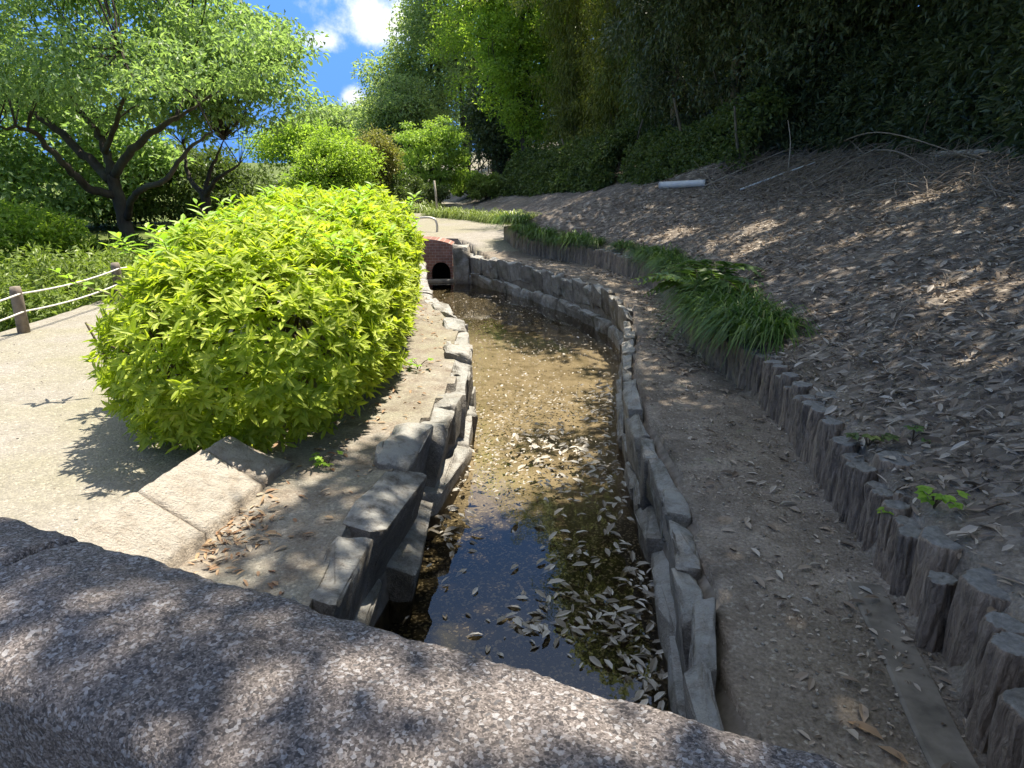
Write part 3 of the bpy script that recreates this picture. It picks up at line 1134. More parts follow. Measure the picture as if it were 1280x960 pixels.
seg_l = np.linalg.norm(np.diff(LOGS[:19], axis=0), axis=1)
cum = np.concatenate([[0], np.cumsum(seg_l)])
s = float(np.interp(.6, LOGS[:19, 1], cum))
far_meshes = [log_mesh(r_, h_, 900 + i) for i, (r_, h_) in enumerate([(.062, .30), (.07, .33), (.055, .28), (.066, .31)])]
nearfill = 0
while s < cum[-1] - .05:
    x, y = np.interp(s, cum, LOGS[:19, 0]), np.interp(s, cum, LOGS[:19, 1])
    near = y < 5.6
    r = random.uniform(.050, .074) if near else .062
    if all(math.hypot(x - a, y - b) > (r + c) * .78 for a, b, c in placed):
        if near:
            h = random.uniform(.27, .34)
            o = link('log_post', log_mesh(r, h, int(1000 + s * 100)))
            tag(o, 'slim weathered log post filling a gap in the near bare stretch of the row', 'log post', 'slim log posts in the near stretch')
        else:
            o = link('log_post', random.choice(far_meshes))
            tag(o, 'weathered log post in the farther stretch of the row under overhanging grass', 'log post', 'log posts under the overhanging grass')
        o.location = (x, y, .22 * float(sstep(13.3, 14.3, y)) - (.0 if near else random.uniform(0, .04)))
        o.rotation_euler = (random.uniform(-.04, .04), random.uniform(-.04, .04), random.uniform(0, 6))
        placed.append((x, y, r))
        s += r * 1.62
    else:
        s += .02


# ------------------------------------------------------------------ plants
def rand_dirs(n, up=0.0, flat=1.0):
    d = rng.normal(size=(n, 3))
    d[:, 2] = d[:, 2] * flat + up
    return unit(d)


def clump_leaves(g, centers, rad, per, L, Wd, droop=.15, flat=.6, down=.0, detail=0, hang=0.0):
    """sprays of leaves round each centre"""
    n = len(centers) * per
    C = np.repeat(np.asarray(centers), per, 0)
    rr = np.repeat(np.broadcast_to(np.asarray(rad, float), (len(centers),)), per)[:, None]
    off = unit(rng.normal(size=(n, 3))) * (rng.random((n, 1)) ** .45)
    off[:, 2] *= flat
    if hang:
        off[:, 2] -= hang * rng.random(n) ** 2
    P = C + off * rr
    D = unit(off + rng.normal(size=(n, 3)) * .7)
    D[:, 2] -= down
    N = unit(rng.normal(size=(n, 3)) * .55 + np.array([0, 0, 1.0]))
    leaf_geo(g, P, D, N, L * rng.uniform(.65, 1.25, n), Wd * rng.uniform(.7, 1.2, n), detail, .18, droop)


def build_tree(name, label, cat, base, limbs, clumps, rad, per, L, Wd, leafm, barkm, group=None, droop=.15, flat=.6, down=.1, hang=0., twig=.018, trunk_seg=10):
    """limbs: list of (points, radii) in world space; first is the trunk"""
    base = np.asarray(base, float)
    root = thing(name, label, cat, tuple(base), 0, group)
    g = Geo()
    nodes = []
    for k, (pts, rad_) in enumerate(limbs):
        n = max(6, len(pts) * 4)
        P = smooth_path(pts, n) - base
        wob = rng.normal(size=(n, 3)) * rad_[0] * .18
        wob[0] = 0
        P = P + wob
        rr = np.interp(np.linspace(0, 1, n), np.linspace(0, 1, len(rad_)), rad_)
        tube(g, P, rr, trunk_seg if k == 0 else 7)
        nodes.append(P[n // 3:])
    nodes = np.concatenate(nodes)
    cl = np.asarray(clumps) - base
    if twig:
        for c in cl[:: max(1, len(cl) // 160)]:
            dd = np.linalg.norm(nodes - c, axis=1)
            a = nodes[np.argmin(dd)]
            if dd.min() < 3.5:
                mid = (a + c) / 2 + rng.normal(size=3) * .12 * dd.min() + np.array([0, 0, .08 * dd.min()])
                tube(g, smooth_path([a, mid, c], 6), np.linspace(twig, twig * .25, 6), 4, False)
    g.obj('trunk', barkm, root, True)
    gc = Geo()
    clump_leaves(gc, cl, rad, per, L, Wd, droop, flat, down, 0, hang)
    gc.obj('crown', leafm, root)
    return root


def ell_clumps(c, r, n, hollow=.45, lob=.25, seed=1, low=-1.0):
    rg = np.random.default_rng(seed)
    out = []
    ph = rg.uniform(0, 6.28, 6)
    while len(out) < n:
        d = unit(rg.normal(size=3))
        if d[2] < low:
            continue
        k = hollow + (1 - hollow) * rg.random() ** .6
        az = math.atan2(d[1], d[0])
        k *= 1 - lob * (.5 + .5 * math.sin(3 * az + ph[0] + 4 * d[2])) * (.5 + .5 * math.sin(5 * d[2] + 2 * az + ph[1]))
        out.append(np.asarray(c) + d * k * np.asarray(r))
    return np.array(out)


def auto_tree(name, label, base, H, Rx, Ry, leafm, barkm, nclump, per, L, Wd, seed, tr=.2, clear=.25, crad=.6, group=None, cat='tree', lean=(0, 0), **kw):
    base = np.asarray(base, float)
    rg = np.random.default_rng(seed)
    top = base + np.array([lean[0], lean[1], H])
    cz = base[2] + H * (clear + (1 - clear) / 2)
    cen = np.array([base[0] + lean[0] * .6, base[1] + lean[1] * .6, cz])
    rz = H * (1 - clear) / 2
    cl = ell_clumps(cen, (Rx - crad * .5, Ry - crad * .5, rz - crad * .4), nclump, .35, .3, seed)
    limbs = [([base - np.array([0, 0, .2]), base + (top - base) * .3 + rg.normal(size=3) * .03 * H, base + (top - base) * .85], [tr, tr * .7, tr * .2])]
    for i in range(7):
        f = rg.uniform(clear * .8, .65)
        a0 = base + (top - base) * f
        tgt = cl[rg.integers(len(cl))]
        limbs.append(([a0, (a0 + tgt) / 2 + np.array([0, 0, .1 * H * rg.random()]), tgt], [tr * .45 * (1 - f * .6), tr * .28, tr * .06]))
    return build_tree(name, label, cat, base, limbs, cl, crad * rg.uniform(.7, 1.3, len(cl)), per, L, Wd, leafm, barkm, group, **kw)


# --- the big azalea by the stream
BC, BH = np.array([-1.80, 6.22]), 1.24


def bush_hull(n, shrink=1.0):
    """points on a rounded box hull, with their outward normals"""
    out, nor = [], []
    hx, hy = .87, 2.60
    while len(out) < n:
        m = n * 2
        d = unit(rng.normal(size=(m, 3)) * np.array([.8, 1.5, .9]))
        d = d[d[:, 2] > -.35]
        e = 2.9
        k = (np.abs(d[:, 0] / hx) ** e + np.abs(d[:, 1] / hy) ** e + np.abs(d[:, 2] / (BH * .58)) ** e) ** (-1 / e)
        P = d * k[:, None]
        nn = np.sign(d) * np.abs(P / np.array([hx, hy, BH * .58])) ** (e - 1) / np.array([hx, hy, BH * .58])
        nn = unit(nn)
        bump = .17 * (vnoise(P[:, 0] + P[:, 2], P[:, 1] - P[:, 2], 2.6, 3) - .4) + .07 * (vnoise(P[:, 0] - P[:, 2], P[:, 1] + P[:, 2], 6, 4) - .5)
        P = P * shrink + nn * bump[:, None]
        P[:, 2] += BH * .44
        # narrower foot
        ft = np.where(P[:, 0] > 0, .92, .84) + np.where(P[:, 0] > 0, .08, .16) * sstep(0, .55, P[:, 2])
        P[:, 0] *= ft
        P[:, 1] *= .97 + .03 * sstep(0, .5, P[:, 2])
        # skew along the bank: leans left towards the far end
        P[:, 0] += -.06 * P[:, 1]
        P[:, 2] *= 1 + .045 * P[:, 1] + .05 * P[:, 0]
        keep = (P[:, 2] > .05) & (rng.random(len(P)) < 1.0)
        out += list(P[keep])
        nor += list(nn[keep])
    return np.array(out[:n]), np.array(nor[:n])


bush = thing('azalea_bush', 'large rounded yellow-green azalea bush in full sun beside the gravel path', 'bush', (BC[0], BC[1], 0))
g = Geo()
for (n, sh, per, scale) in ((7200, 1.0, 8, 1.0), (3200, .90, 6, 1.0), (1200, .74, 6, 1.1)):
    P, N = bush_hull(n, sh)
    ax_ = unit(N * .75 + np.array([0, 0, .65]) + rng.normal(size=P.shape) * .33)
    P = P + N * rng.normal(size=(n, 1)) * .035
    t = np.cross(ax_, np.array([.3, .9, .2]))
    t = unit(t)
    b2 = np.cross(ax_, t)
    for q in range(per):
        a = 2 * np.pi * q / per * 1.0 + rng.uniform(0, 6.28, n) * .12 + q * .7
        el = rng.uniform(.15, 1.0, n)
        D = unit((t * np.cos(a)[:, None] + b2 * np.sin(a)[:, None]) + ax_ * el[:, None])
        leaf_geo(g, P + ax_ * rng.uniform(-.03, .01, (n, 1)), D, ax_ + rng.normal(size=P.shape) * .15, rng.uniform(.055, .10, n) * scale, rng.uniform(.020, .031, n) * scale, 1, .12, .12)
g.obj('foliage', M['azalea'], bush)
g = Geo()
for i in range(42):
    a = np.array([rng.uniform(-.6, .6), rng.uniform(-2.1, 2.1), -.05])
    e = a + np.array([rng.normal() * .25, rng.normal() * .25, rng.uniform(.6, .95)])
    tube(g, smooth_path([a, (a + e) / 2 + rng.normal(size=3) * .06, e], 7), np.linspace(.016, .006, 7), 5)
g.obj('stems', M['stem'], bush, True)
# taller leafy shoots poking through the top and the back
g, gs = Geo(), Geo()
HP, HN = bush_hull(900)
HP = HP[(HP[:, 2] > .85) & (HN[:, 2] > .45)]
for i in range(150):
    if i < 46:
        a = np.array([rng.uniform(-1.0, .5), rng.uniform(-.4, 2.3), 1.02])
        hgt = rng.uniform(.12, .30)
    elif i > 58:
        a = HP[rng.integers(len(HP))] - np.array([0, 0, .08])
        hgt = rng.uniform(.10, .24)
    else:
        a = np.array([rng.uniform(-1.12, -.7), rng.uniform(-1.3, 1.0), rng.uniform(.7, 1.0)])
        hgt = rng.uniform(.08, .18)
    e = a + np.array([rng.normal() * .10 - (.12 if 46 <= i <= 58 else 0), rng.normal() * .10, hgt])
    P = smooth_path([a, (a + e) / 2 + rng.normal(size=3) * .02, e], 8)
    tube(gs, P, np.linspace(.005, .002, 8), 4)
    m = 11
    tt = np.linspace(.35, 1, m)
    Q = np.stack([np.interp(tt, np.linspace(0, 1, 8), P[:, c]) for c in range(3)], -1)
    az = np.arange(m) * 2.4 + rng.random() * 6
    D = np.stack([np.cos(az), np.sin(az), np.linspace(-.1, .9, m)], -1)
    leaf_geo(g, Q, D, np.tile([0, 0, 1.], (m, 1)) + rng.normal(size=(m, 3)) * .2, rng.uniform(.07, .13, m), rng.uniform(.025, .045, m), 1, .12, .25)
sh = gs.obj('shoot_stems', M['stem'], bush)
g.obj('shoot_leaves', M['shoot'], sh)

# --- cherry trees on the left
Yc = 14.5


def lim(px, dy=0, wig=0.3):
    n = len(px)
    return [at(x, y, Yc + dy * i / max(1, n - 1)) for i, (x, y) in enumerate(px)]


tb = at(172, 318, Yc)
tb[2] = tz(tb[0], tb[1])
cher = [([tb - np.array([0, 0, .2])] + lim([(164, 305), (150, 250), (140, 216)]), [0.186, 0.156, 0.130, 0.114]),
        (lim([(140, 218), (131, 188), (122, 165), (97, 134), (88, 105)], 1.0), [0.094, 0.078, 0.062, 0.047, 0.026]),
        (lim([(143, 220), (170, 184), (192, 165), (219, 150), (250, 128)], -1.5), [0.088, 0.078, 0.062, 0.042, 0.016]),
        (lim([(138, 226), (122, 208), (94, 184), (62, 156), (31, 134), (0, 112)], 1.2), [0.104, 0.088, 0.073, 0.052, 0.026]),
        (lim([(146, 245), (115, 237), (90, 215), (62, 187), (37, 162), (0, 158)], -1.8), [0.088, 0.078, 0.062, 0.047, 0.021]),
        (lim([(158, 275), (165, 248), (175, 238), (200, 228), (237, 186), (265, 166)], -2.2), [0.073, 0.062, 0.052, 0.036, 0.016]),
        (lim([(131, 190), (150, 140), (158, 95), (150, 60)], -2.0), [0.057, 0.042, 0.026, 0.016]),
        (lim([(219, 150), (240, 90), (236, 50)], 2.0), [0.042, 0.031, 0.016])]
c1 = ell_clumps((-9.75, 14.6, 5.9), (5.0, 3.9, 4.7), 430, .25, .25, 11)
fr_ = []
for i in range(75):
    fr_.append(at(rng.uniform(-20, 345), rng.uniform(40, 235), rng.uniform(11.6, 13.2)))
c1 = np.concatenate([c1, fr_])
c1 = c1[(c1[:, 2] > 2.4 + .12 * np.abs(c1[:, 0] + 8.3))]
build_tree('cherry_tree', 'old cherry tree with dark forked trunk and light airy crown beyond the rope fence', 'tree', tb, cher, c1, rng.uniform(.40, .75, len(c1)), 125, .115, .056, M['cherry'], M['bark_dark'], None, droop=.25, flat=.45, down=.25)
b2 = at(258, 285, 17)
b2[2] = tz(b2[0], b2[1])
Yc = 17
ch2 = [([b2 - np.array([0, 0, .2])] + lim([(257, 262), (256, 240)]), [0.136, 0.124, 0.105]),
       (lim([(256, 245), (237, 222), (231, 180)], 1), [0.074, 0.062, 0.043, 0.019]),
       (lim([(256, 245), (270, 225), (300, 205)], -1), [0.074, 0.056, 0.037, 0.019]),
       (lim([(256, 242), (262, 215), (280, 175)], 0), [0.062, 0.050, 0.031, 0.012])]
c2 = ell_clumps((-6.6, 17, 3.7), (2.6, 2.4, 1.9), 150, .2, .3, 12)
build_tree('cherry_tree', 'smaller dark cherry tree low behind the top of the azalea bush', 'tree', b2, ch2, c2, .55, 100, .14, .07, M['cherry'], M['bark_dark'], None, droop=.25, flat=.45, down=.25, twig=.007)

# --- rope fence by the path
fn = thing('rope_fence', 'low timber post fence strung with two white ropes along the gravel path', 'fence', (-4.95, 7.0, 0))
PY = [3.4, 5.2, 7.04, 8.9, 10.8, 12.7]
for y in PY:
    g = Geo()
    tube(g, [(0, y - 7, -.2), (0, y - 7, .42), (0, y - 7, .47)], [.058, .055, .045], 12)
    g.obj('post', M['post'], fn, True)
for hz in (.40, .22):
    g = Geo()
    pts = []
    for a, b in zip(PY[:-1], PY[1:]):
        for t in np.linspace(0, 1, 9)[:-1]:
            pts.append((.045, a + (b - a) * t - 7, hz - .035 * 4 * t * (1 - t) + .0))
    tube(g, pts, .009, 7)
    g.obj('rope', M['rope'], fn, True)


# --- mounds of undergrowth at the left
def shrub(label, c, r, leafm, n, per, L, Wd, seed, crad=.28, name='shrub', group=None, cat='shrub', **kw):
    c = np.asarray(c, float)
    base = np.array([c[0], c[1], tz(c[0], c[1])])
    cl = ell_clumps((c[0], c[1], base[2] + r[2] * .45), (r[0], r[1], r[2] * .62), n, .55, .25, seed, -.7)
    rg = np.random.default_rng(seed)
    limbs = []
    for i in range(6):
        t = cl[rg.integers(len(cl))]
        a = base + np.array([rg.normal() * r[0] * .12, rg.normal() * r[1] * .12, -.1])
        limbs.append(([a, (a * .5 + t * .5) + np.array([0, 0, .1]), t], [.03, .02, .006]))
    return build_tree(name, label, cat, base, limbs, cl, crad * rg.uniform(.7, 1.3, n), per, L, Wd, leafm, M['stem'], group, twig=0, **kw)


def base_at(px, Y, z=None):
    d = ray(px, 210)
    x = d[0] / d[1] * Y
    return np.array([x, Y, tz(x, Y)])


p = base_at(75, 9.6)
shrub('sunny pale green grassy mound behind the rope fence', p, (1.9, 1.2, .95), M['hedge'], 170, 90, .11, .03, 21)
p = base_at(-40, 12.5)
shrub('mid green shrub at the left edge beyond the rope fence', p, (1.6, 1.5, 1.5), M['fresh'], 130, 90, .13, .06, 22)
p = base_at(20, 21)
shrub('tall dense green thicket far behind the old cherry trunk', p, (4.5, 2, 4.2), M['cherry'], 300, 80, .2, .1, 23, .55)
p = base_at(215, 23)
shrub('dark rounded shrub in shade between the two cherry trunks', p, (3.2, 2, 2.3), M['ivy'], 230, 80, .17, .08, 24, .45)
p = base_at(130, 14.0)
shrub('low dark undergrowth around the foot of the old cherry', p, (1.7, .9, .8), M['ivy'], 130, 80, .13, .06, 27)
p = base_at(-150, 22)
shrub('broad green thicket at the far left beyond the fence', p, (5, 2, 3.2), M['cherry'], 240, 80, .2, .1, 26, .55)

# --- far middle: small trees and shrubs where the path bends
def T(label, px, Y, H, Rx, leafm, seed, nclump=150, per=110, L=.22, Wd=.11, crad=.75, clear=.15, tr=.2, bark='bark_dark', z=None, name='tree', Ry=None, **kw):
    b = base_at(px, Y)
    return auto_tree(name, label, b, H, Rx, Ry or Rx * .8, leafm, M[bark], nclump, per, L * .74, Wd * .74, seed, tr, clear, crad, **kw)


T('small bright green maple standing where the far path bends', 540, 29, 3.6, 1.75, M['maple'], 31, 120, 110, .17, .09, .40, .0, .11, name='maple_tree', flat=.35, down=.3)
T('round green leafy tree left of the far path bend', 415, 25, 3.4, 1.8, M['fresh'], 32, 140, 110, .18, .09, .5, .05, .13)
T('rusty olive shrubby tree between the azalea and the small maple', 466, 27, 2.9, 1.35, M['rust'], 33, 110, 110, .16, .08, .42, .05, .1)
T('tall slim grey-green tree between the two taller open ones', 543, 45, 11.5, 2.8, M['tall'], 44, 170, 90, .32, .15, .9, .08, .25)
T('low rounded grey-green tree at the back, just left of the maple crown', 500, 40, 6.5, 2.6, M['tall'], 34, 130, 120, .28, .14, .8, .05, .2)
T('distant bluish green tree low on the skyline under the cloud', 425, 60, 6.5, 5.0, M['tall'], 35, 130, 110, .4, .2, 1.2, .1, .3)
T('distant rounded tree just right of the cherry crown', 380, 52, 4.6, 4.5, M['fresh'], 36, 120, 110, .36, .18, 1.0, .1, .3)
T('very tall grey-green tree with open crown right of the cloud', 580, 42, 15.5, 4.0, M['tall'], 37, 260, 80, .30, .14, 1.0, .12, .35)
T('tall grey-green tree, lower and left of the very tall open one', 497, 46, 8.8, 2.8, M['tall'], 38, 150, 80, .32, .15, 1.0, .1, .3)
T('tall light green tree rising right of the very tall grey-green one', 622, 36, 13.5, 3.6, M['fresh'], 39, 240, 85, .26, .12, .85, .12, .3)
T('bright green leafy tree overhanging the left end of the ivy bank', 662, 29, 10.5, 2.7, M['fresh'], 41, 260, 110, .22, .11, .6, .06, .2)
T('tall leafy tree behind the olive bamboo at the left end of the thicket', 712, 34, 13, 3.2, M['fresh'], 42, 240, 110, .26, .13, .8, .05, .25)
T('dark dense tree filling the gap behind the ivy bank', 628, 33, 5.4, 1.8, M['evergreen'], 40, 170, 120, .24, .12, .75, .02, .22)
for (px, Y, r, lab, mt) in ((590, 31, (.9, .6, .9), 'light green shrub at the foot of the slope beside the maple', 'fresh'),
                            (612, 28.5, (.8, .6, .8), 'pale green shrub on the slope left of the ivy bank', 'hedge'),
                            (603, 38, (2.2, 1.0, 2.6), 'sunlit leafy shrub high on the far slope behind the pale shrub', 'fresh'),
                            (512, 27, (1.5, .8, 1.0), 'dark shade-filled shrub under the small maple', 'ivy')):
    shrub(lab, base_at(px, Y), r, M[mt], 60, 80, .13, .06, int(px), .25)


# --- the thicket on the slope at right
def hedge(label, p0, p1, w, h, leafm, n, seed, L=.12, Wd=.07, per=90, crad=.26, name='ivy_bank'):
    p0, p1 = np.asarray(p0, float), np.asarray(p1, float)
    base = (p0 + p1) / 2
    rg = np.random.default_rng(seed)
    ax = unit(p1[:2] - p0[:2])
    nn = np.array([ax[1], -ax[0]])
    cl = []
    Ln = np.linalg.norm(p1[:2] - p0[:2])
    for i in range(n):
        s = rg.random()
        a = rg.uniform(math.pi * .25, math.pi + .15)
        k = rg.uniform(.72, 1.0)
        hh = h * (.78 + .3 * float(vnoise(s * Ln, seed, .9, 6)))
        q = p0[:2] + (p1[:2] - p0[:2]) * s + nn * w * (-.35 - math.cos(a) * k)
        cl.append((q[0], q[1], tz(q[0], q[1]) + max(.06, hh * math.sin(a) * k)))
    root = thing(name, label, 'hedge', (base[0], base[1], tz(base[0], base[1])))
    b = np.array(root.location)
    g = Geo()
    for i in range(26):
        a = np.array(cl[rg.integers(n)])
        f = np.array([a[0] + rg.normal() * .2, a[1] + rg.normal() * .2, 0])
        f[2] = tz(f[0], f[1]) - .1
        tube(g, smooth_path([f, (f + a) / 2 + rg.normal(size=3) * .08, a], 6) - b, np.linspace(.018, .006, 6), 5)
    g.obj('stems', M['stem'], root)
    g = Geo()
    clump_leaves(g, np.array(cl) - b, crad * rg.uniform(.7, 1.3, n), per, L, Wd, .2, .75, .3)
    g.obj('foliage', leafm, root)
    return root


hedge('long ivy-covered bank at the top of the far slope', hit(640, 237), hit(772, 227), .8, 1.25, M['ivy'], 520, 51, .12, .08)
hedge('dense dark ivy mound right of the trunk gap above the white pipe', hit(795, 222), hit(950, 203), .7, 1.0, M['ivy'], 340, 52, .10, .07)
p = hit(742, 226)
hedge('bright fern-like undergrowth in front of the ivy bank', hit(655, 240), hit(725, 235), .35, .6, M['hedge'], 110, 53, .13, .05)

ev = []
# dark evergreen trees: pixel column of trunk, distance, height, half width
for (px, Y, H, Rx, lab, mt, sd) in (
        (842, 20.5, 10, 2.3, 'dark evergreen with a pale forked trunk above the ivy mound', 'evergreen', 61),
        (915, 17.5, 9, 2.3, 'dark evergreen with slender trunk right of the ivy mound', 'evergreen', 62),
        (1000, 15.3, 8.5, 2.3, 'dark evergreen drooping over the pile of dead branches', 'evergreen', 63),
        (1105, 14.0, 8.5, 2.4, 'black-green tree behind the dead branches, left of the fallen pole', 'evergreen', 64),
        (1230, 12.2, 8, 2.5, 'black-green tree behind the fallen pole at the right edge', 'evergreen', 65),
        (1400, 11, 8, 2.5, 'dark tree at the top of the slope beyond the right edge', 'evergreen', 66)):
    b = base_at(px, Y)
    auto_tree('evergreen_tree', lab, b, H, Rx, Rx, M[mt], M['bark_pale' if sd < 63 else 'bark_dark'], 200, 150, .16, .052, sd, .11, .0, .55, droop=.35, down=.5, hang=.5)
for (px, Y, H, Rx, lab, sd) in (
        (960, 25, 12, 3.0, 'shadowy tree in the second row behind the ivy mound', 71),
        (1090, 20, 11, 3.0, 'shadowy tree in the second row behind the dead branches', 72),
        (1230, 17.5, 10, 3.0, 'shadowy tree in the second row at the right edge', 73),
        (1400, 15.5, 10, 3.0, 'shadowy second-row tree beyond the right edge', 74),
        (860, 30, 12, 3.0, 'shadowy tree in the back row above the white pipe', 75)):
    b = base_at(px, Y)
    auto_tree('evergreen_tree', lab, b, H, Rx, Rx, M['evergreen'], M['bark_dark'], 170, 110, .26, .11, sd, .16, .0, .75, droop=.3, down=.4)


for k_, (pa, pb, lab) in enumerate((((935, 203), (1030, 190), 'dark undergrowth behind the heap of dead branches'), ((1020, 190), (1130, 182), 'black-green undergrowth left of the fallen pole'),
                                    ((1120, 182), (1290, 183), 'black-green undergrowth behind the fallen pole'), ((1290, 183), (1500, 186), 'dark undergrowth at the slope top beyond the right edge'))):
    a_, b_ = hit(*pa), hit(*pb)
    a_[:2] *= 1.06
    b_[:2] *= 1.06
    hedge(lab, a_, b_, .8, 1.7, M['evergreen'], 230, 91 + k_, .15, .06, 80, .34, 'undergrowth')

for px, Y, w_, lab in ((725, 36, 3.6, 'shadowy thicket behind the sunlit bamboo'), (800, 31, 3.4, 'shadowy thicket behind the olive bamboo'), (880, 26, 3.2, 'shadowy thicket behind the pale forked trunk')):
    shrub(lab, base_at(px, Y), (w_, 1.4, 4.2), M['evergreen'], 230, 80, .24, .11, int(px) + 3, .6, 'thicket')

# bamboo clumps: several arching culms with drooping leaf sprays
def bamboo(label, base, H, spread, nculm, seed, leafm, lean=(-.6, -.3), group='bamboo clumps on the slope'):
    base = np.asarray(base, float)
    rg = np.random.default_rng(seed)
    root = thing('bamboo_clump', label, 'bamboo', tuple(base), 0, group)
    cl, cr = [], []
    for i in range(nculm):
        a = rg.uniform(0, 6.28)
        o = np.array([math.cos(a), math.sin(a), 0]) * rg.uniform(.05, .55)
        hh = H * rg.uniform(.65, 1.0)
        tip = o * (1 + spread * 1.6) + np.array([lean[0] * rg.uniform(.2, 1.6), lean[1] * rg.uniform(.2, 1.6), hh]) + rg.normal(size=3) * .35
        pts = smooth_path([o - np.array([0, 0, .2]), o + np.array([0, 0, hh * .5]), tip, tip + np.array([(tip[0] - o[0]) * .5, (tip[1] - o[1]) * .5, -.25 * hh * rg.random()])], 16)
        g = Geo()
        tube(g, pts, np.interp(np.linspace(0, 1, 16), [0, .6, 1], [.028, .02, .005]), 6)
        g.obj('culm', M['bamboo_culm'], root, True)
        for q in pts[2:]:
            for k_ in range(3):
                cl.append(q + rg.normal(size=3) * np.array([.42, .42, .25]))
                cr.append(rg.uniform(.25, .45))
    g = Geo()
    clump_leaves(g, np.array(cl), np.array(cr), 60, .17, .03, .3, .6, .8, 0, .7)
    g.obj('crown', leafm, root)
    return root


M['bamboo_culm'] = plain('bamboo_culm', (.22, .22, .10), .5, 0, .2, .1, 6)
for (px, Y, H, sp, nc, lab, mt, sd) in (
        (715, 26.5, 10, 1.2, 15, 'olive bamboo clump left of the trunk gap', 'olive', 82),
        (765, 24.5, 10, 1.1, 15, 'yellowish drooping bamboo clump above the trunk gap', 'olive', 83),
        (808, 22.5, 10, 1.1, 14, 'grey-green bamboo clump beside the pale forked trunk', 'ivy', 84),
        (770, 29, 12, 1.5, 15, 'tall shadowed bamboo clump at the back right of the sunlit one', 'ivy', 86)):
    bamboo(lab, base_at(px, Y), H, sp, nc, sd, M[mt])

# --- overhanging crowns at the right that shade slope, bank and bridge
def canopy():
    trunks = [np.array([6.4, 3.6, 0]), np.array([6.9, 7.4, 0]), np.array([8.0, 13.2, 0]), np.array([4.6, -1.6, 0])]
    labs = ['broad tree high on the slope whose boughs shade the near bank', 'broad tree high on the slope whose boughs shade the litter slope',
            'broad tree high on the slope whose boughs shade the far log posts', 'broad tree beside the bridge whose boughs shade the parapet']
    pts = []
    gx, gy = np.meshgrid(np.arange(-3.2, 7.5, .27), np.arange(-4.5, 17, .27))
    gx = gx.ravel() + rng.uniform(-.13, .13, gx.size)
    gy = gy.ravel() + rng.uniform(-.13, .13, gy.size)
    xa, ya = rng.uniform(.25, 2.3, 190), rng.uniform(.8, 4.6, 190)
    xb, yb = rng.uniform(2.0, 6.5, 60), rng.uniform(6, 13, 60)
    gx, gy = np.concatenate([gx, xa, xb]), np.concatenate([gy, ya, yb])
    # edge of the shade on the ground
    ex = np.interp(gy, [-4.5, 0, .6, 1.0, 1.6, 2.2, 2.9, 3.5, 4.0, 4.4, 4.9, 5.5, 6.0, 7.0, 8.0, 9.0, 10.0, 17],
                   [-3.0, -2.4, -2.2, -2.0, -1.6, -1.30, -1.22, -1.12, -.95, -.5, .5, .75, .25, .9, 1.1, .7, -.2, -.2])
    ok = gx > ex + .12
    # sunlit band across the parapet and a few flecks
    pbx = PO[0] - SHX * PT
    pby = PO[1] - SHY * PT
    t = (gx - pbx) * DIRP[0] + (gy - pby) * DIRP[1]
    w = -((gx - pbx) * NRM[0] + (gy - pby) * NRM[1])
    band = (t > -.06) & (t < .80) & (w > -.26) & (w < .46)
    ok &= ~band
    holes = (vnoise(gx, gy, .75, 12) > .90) & ~((gx > .2) & (gx < 2.4) & (gy < 4.6) & (gy > 1.2))
    ok &= ~holes
    ok &= rng.random(gx.size) < .96
    for fx, fy, fr in ((.95, 2.3, .14), (1.02, 2.9, .14), (1.2, 8.8, .35), (1.0, 1.75, .12), (2.6, 3.3, .2), (3.2, 5.0, .2), (3.0, 9.0, .3), (2.6, 11.5, .35), (.85, 4.0, .12), (4.6, 8.2, .3), (-.62, 2.95, .12)):
        ok &= np.hypot(gx - fx, gy - fy) > fr + (.02 if fy < 4.5 else .1)
    gx, gy = gx[ok], gy[ok]
    zg = np.clip(terrain(gx, gy, False), -.2, 3)
    h = 5.6 + 2.4 * vnoise(gx, gy, .35, 13) + rng.uniform(-.45, .45, gx.size) + .30 * np.clip(gx - 1, 0, 9) * .5
    C = np.stack([gx + SHX * (h - zg), gy + SHY * (h - zg), h], -1)
    ky = np.array([t_[:2] for t_ in trunks])
    who = np.argmin(np.linalg.norm(C[:, None, :2] - ky[None], axis=2), axis=1)
    for k, tr in enumerate(trunks):
        c = C[who == k]
        tr[2] = tz(tr[0], tr[1])
        top = np.array([tr[0] - .3, tr[1] + .1, 6.6 + .3 * k])
        limbs = [([tr - np.array([0, 0, .2]), (tr + top) / 2 + np.array([.12, .1, 0]), top], [.24, .19, .12])]
        rg = np.random.default_rng(200 + k)
        # boughs to the farthest clumps in each direction
        az = np.arctan2(c[:, 1] - tr[1], c[:, 0] - tr[0])
        for lo in np.arange(-math.pi, math.pi, math.pi / 6):
            m = (az >= lo) & (az < lo + math.pi / 6)
            if m.sum() < 4:
                continue
            far = c[m][np.argmax(np.linalg.norm(c[m][:, :2] - tr[:2], axis=1))]
            f = rg.uniform(.55, .95)
            a0 = tr + (top - tr) * f
            limbs.append(([a0, (a0 + far) / 2 + np.array([0, 0, .35]), far], [.09, .06, .012]))
        build_tree('shade_tree', labs[k], 'tree', tr, limbs, c, .30, 58, .15, .075, M['shade'], M['bark_dark'], None, droop=.2, flat=.8, down=.15)


canopy()


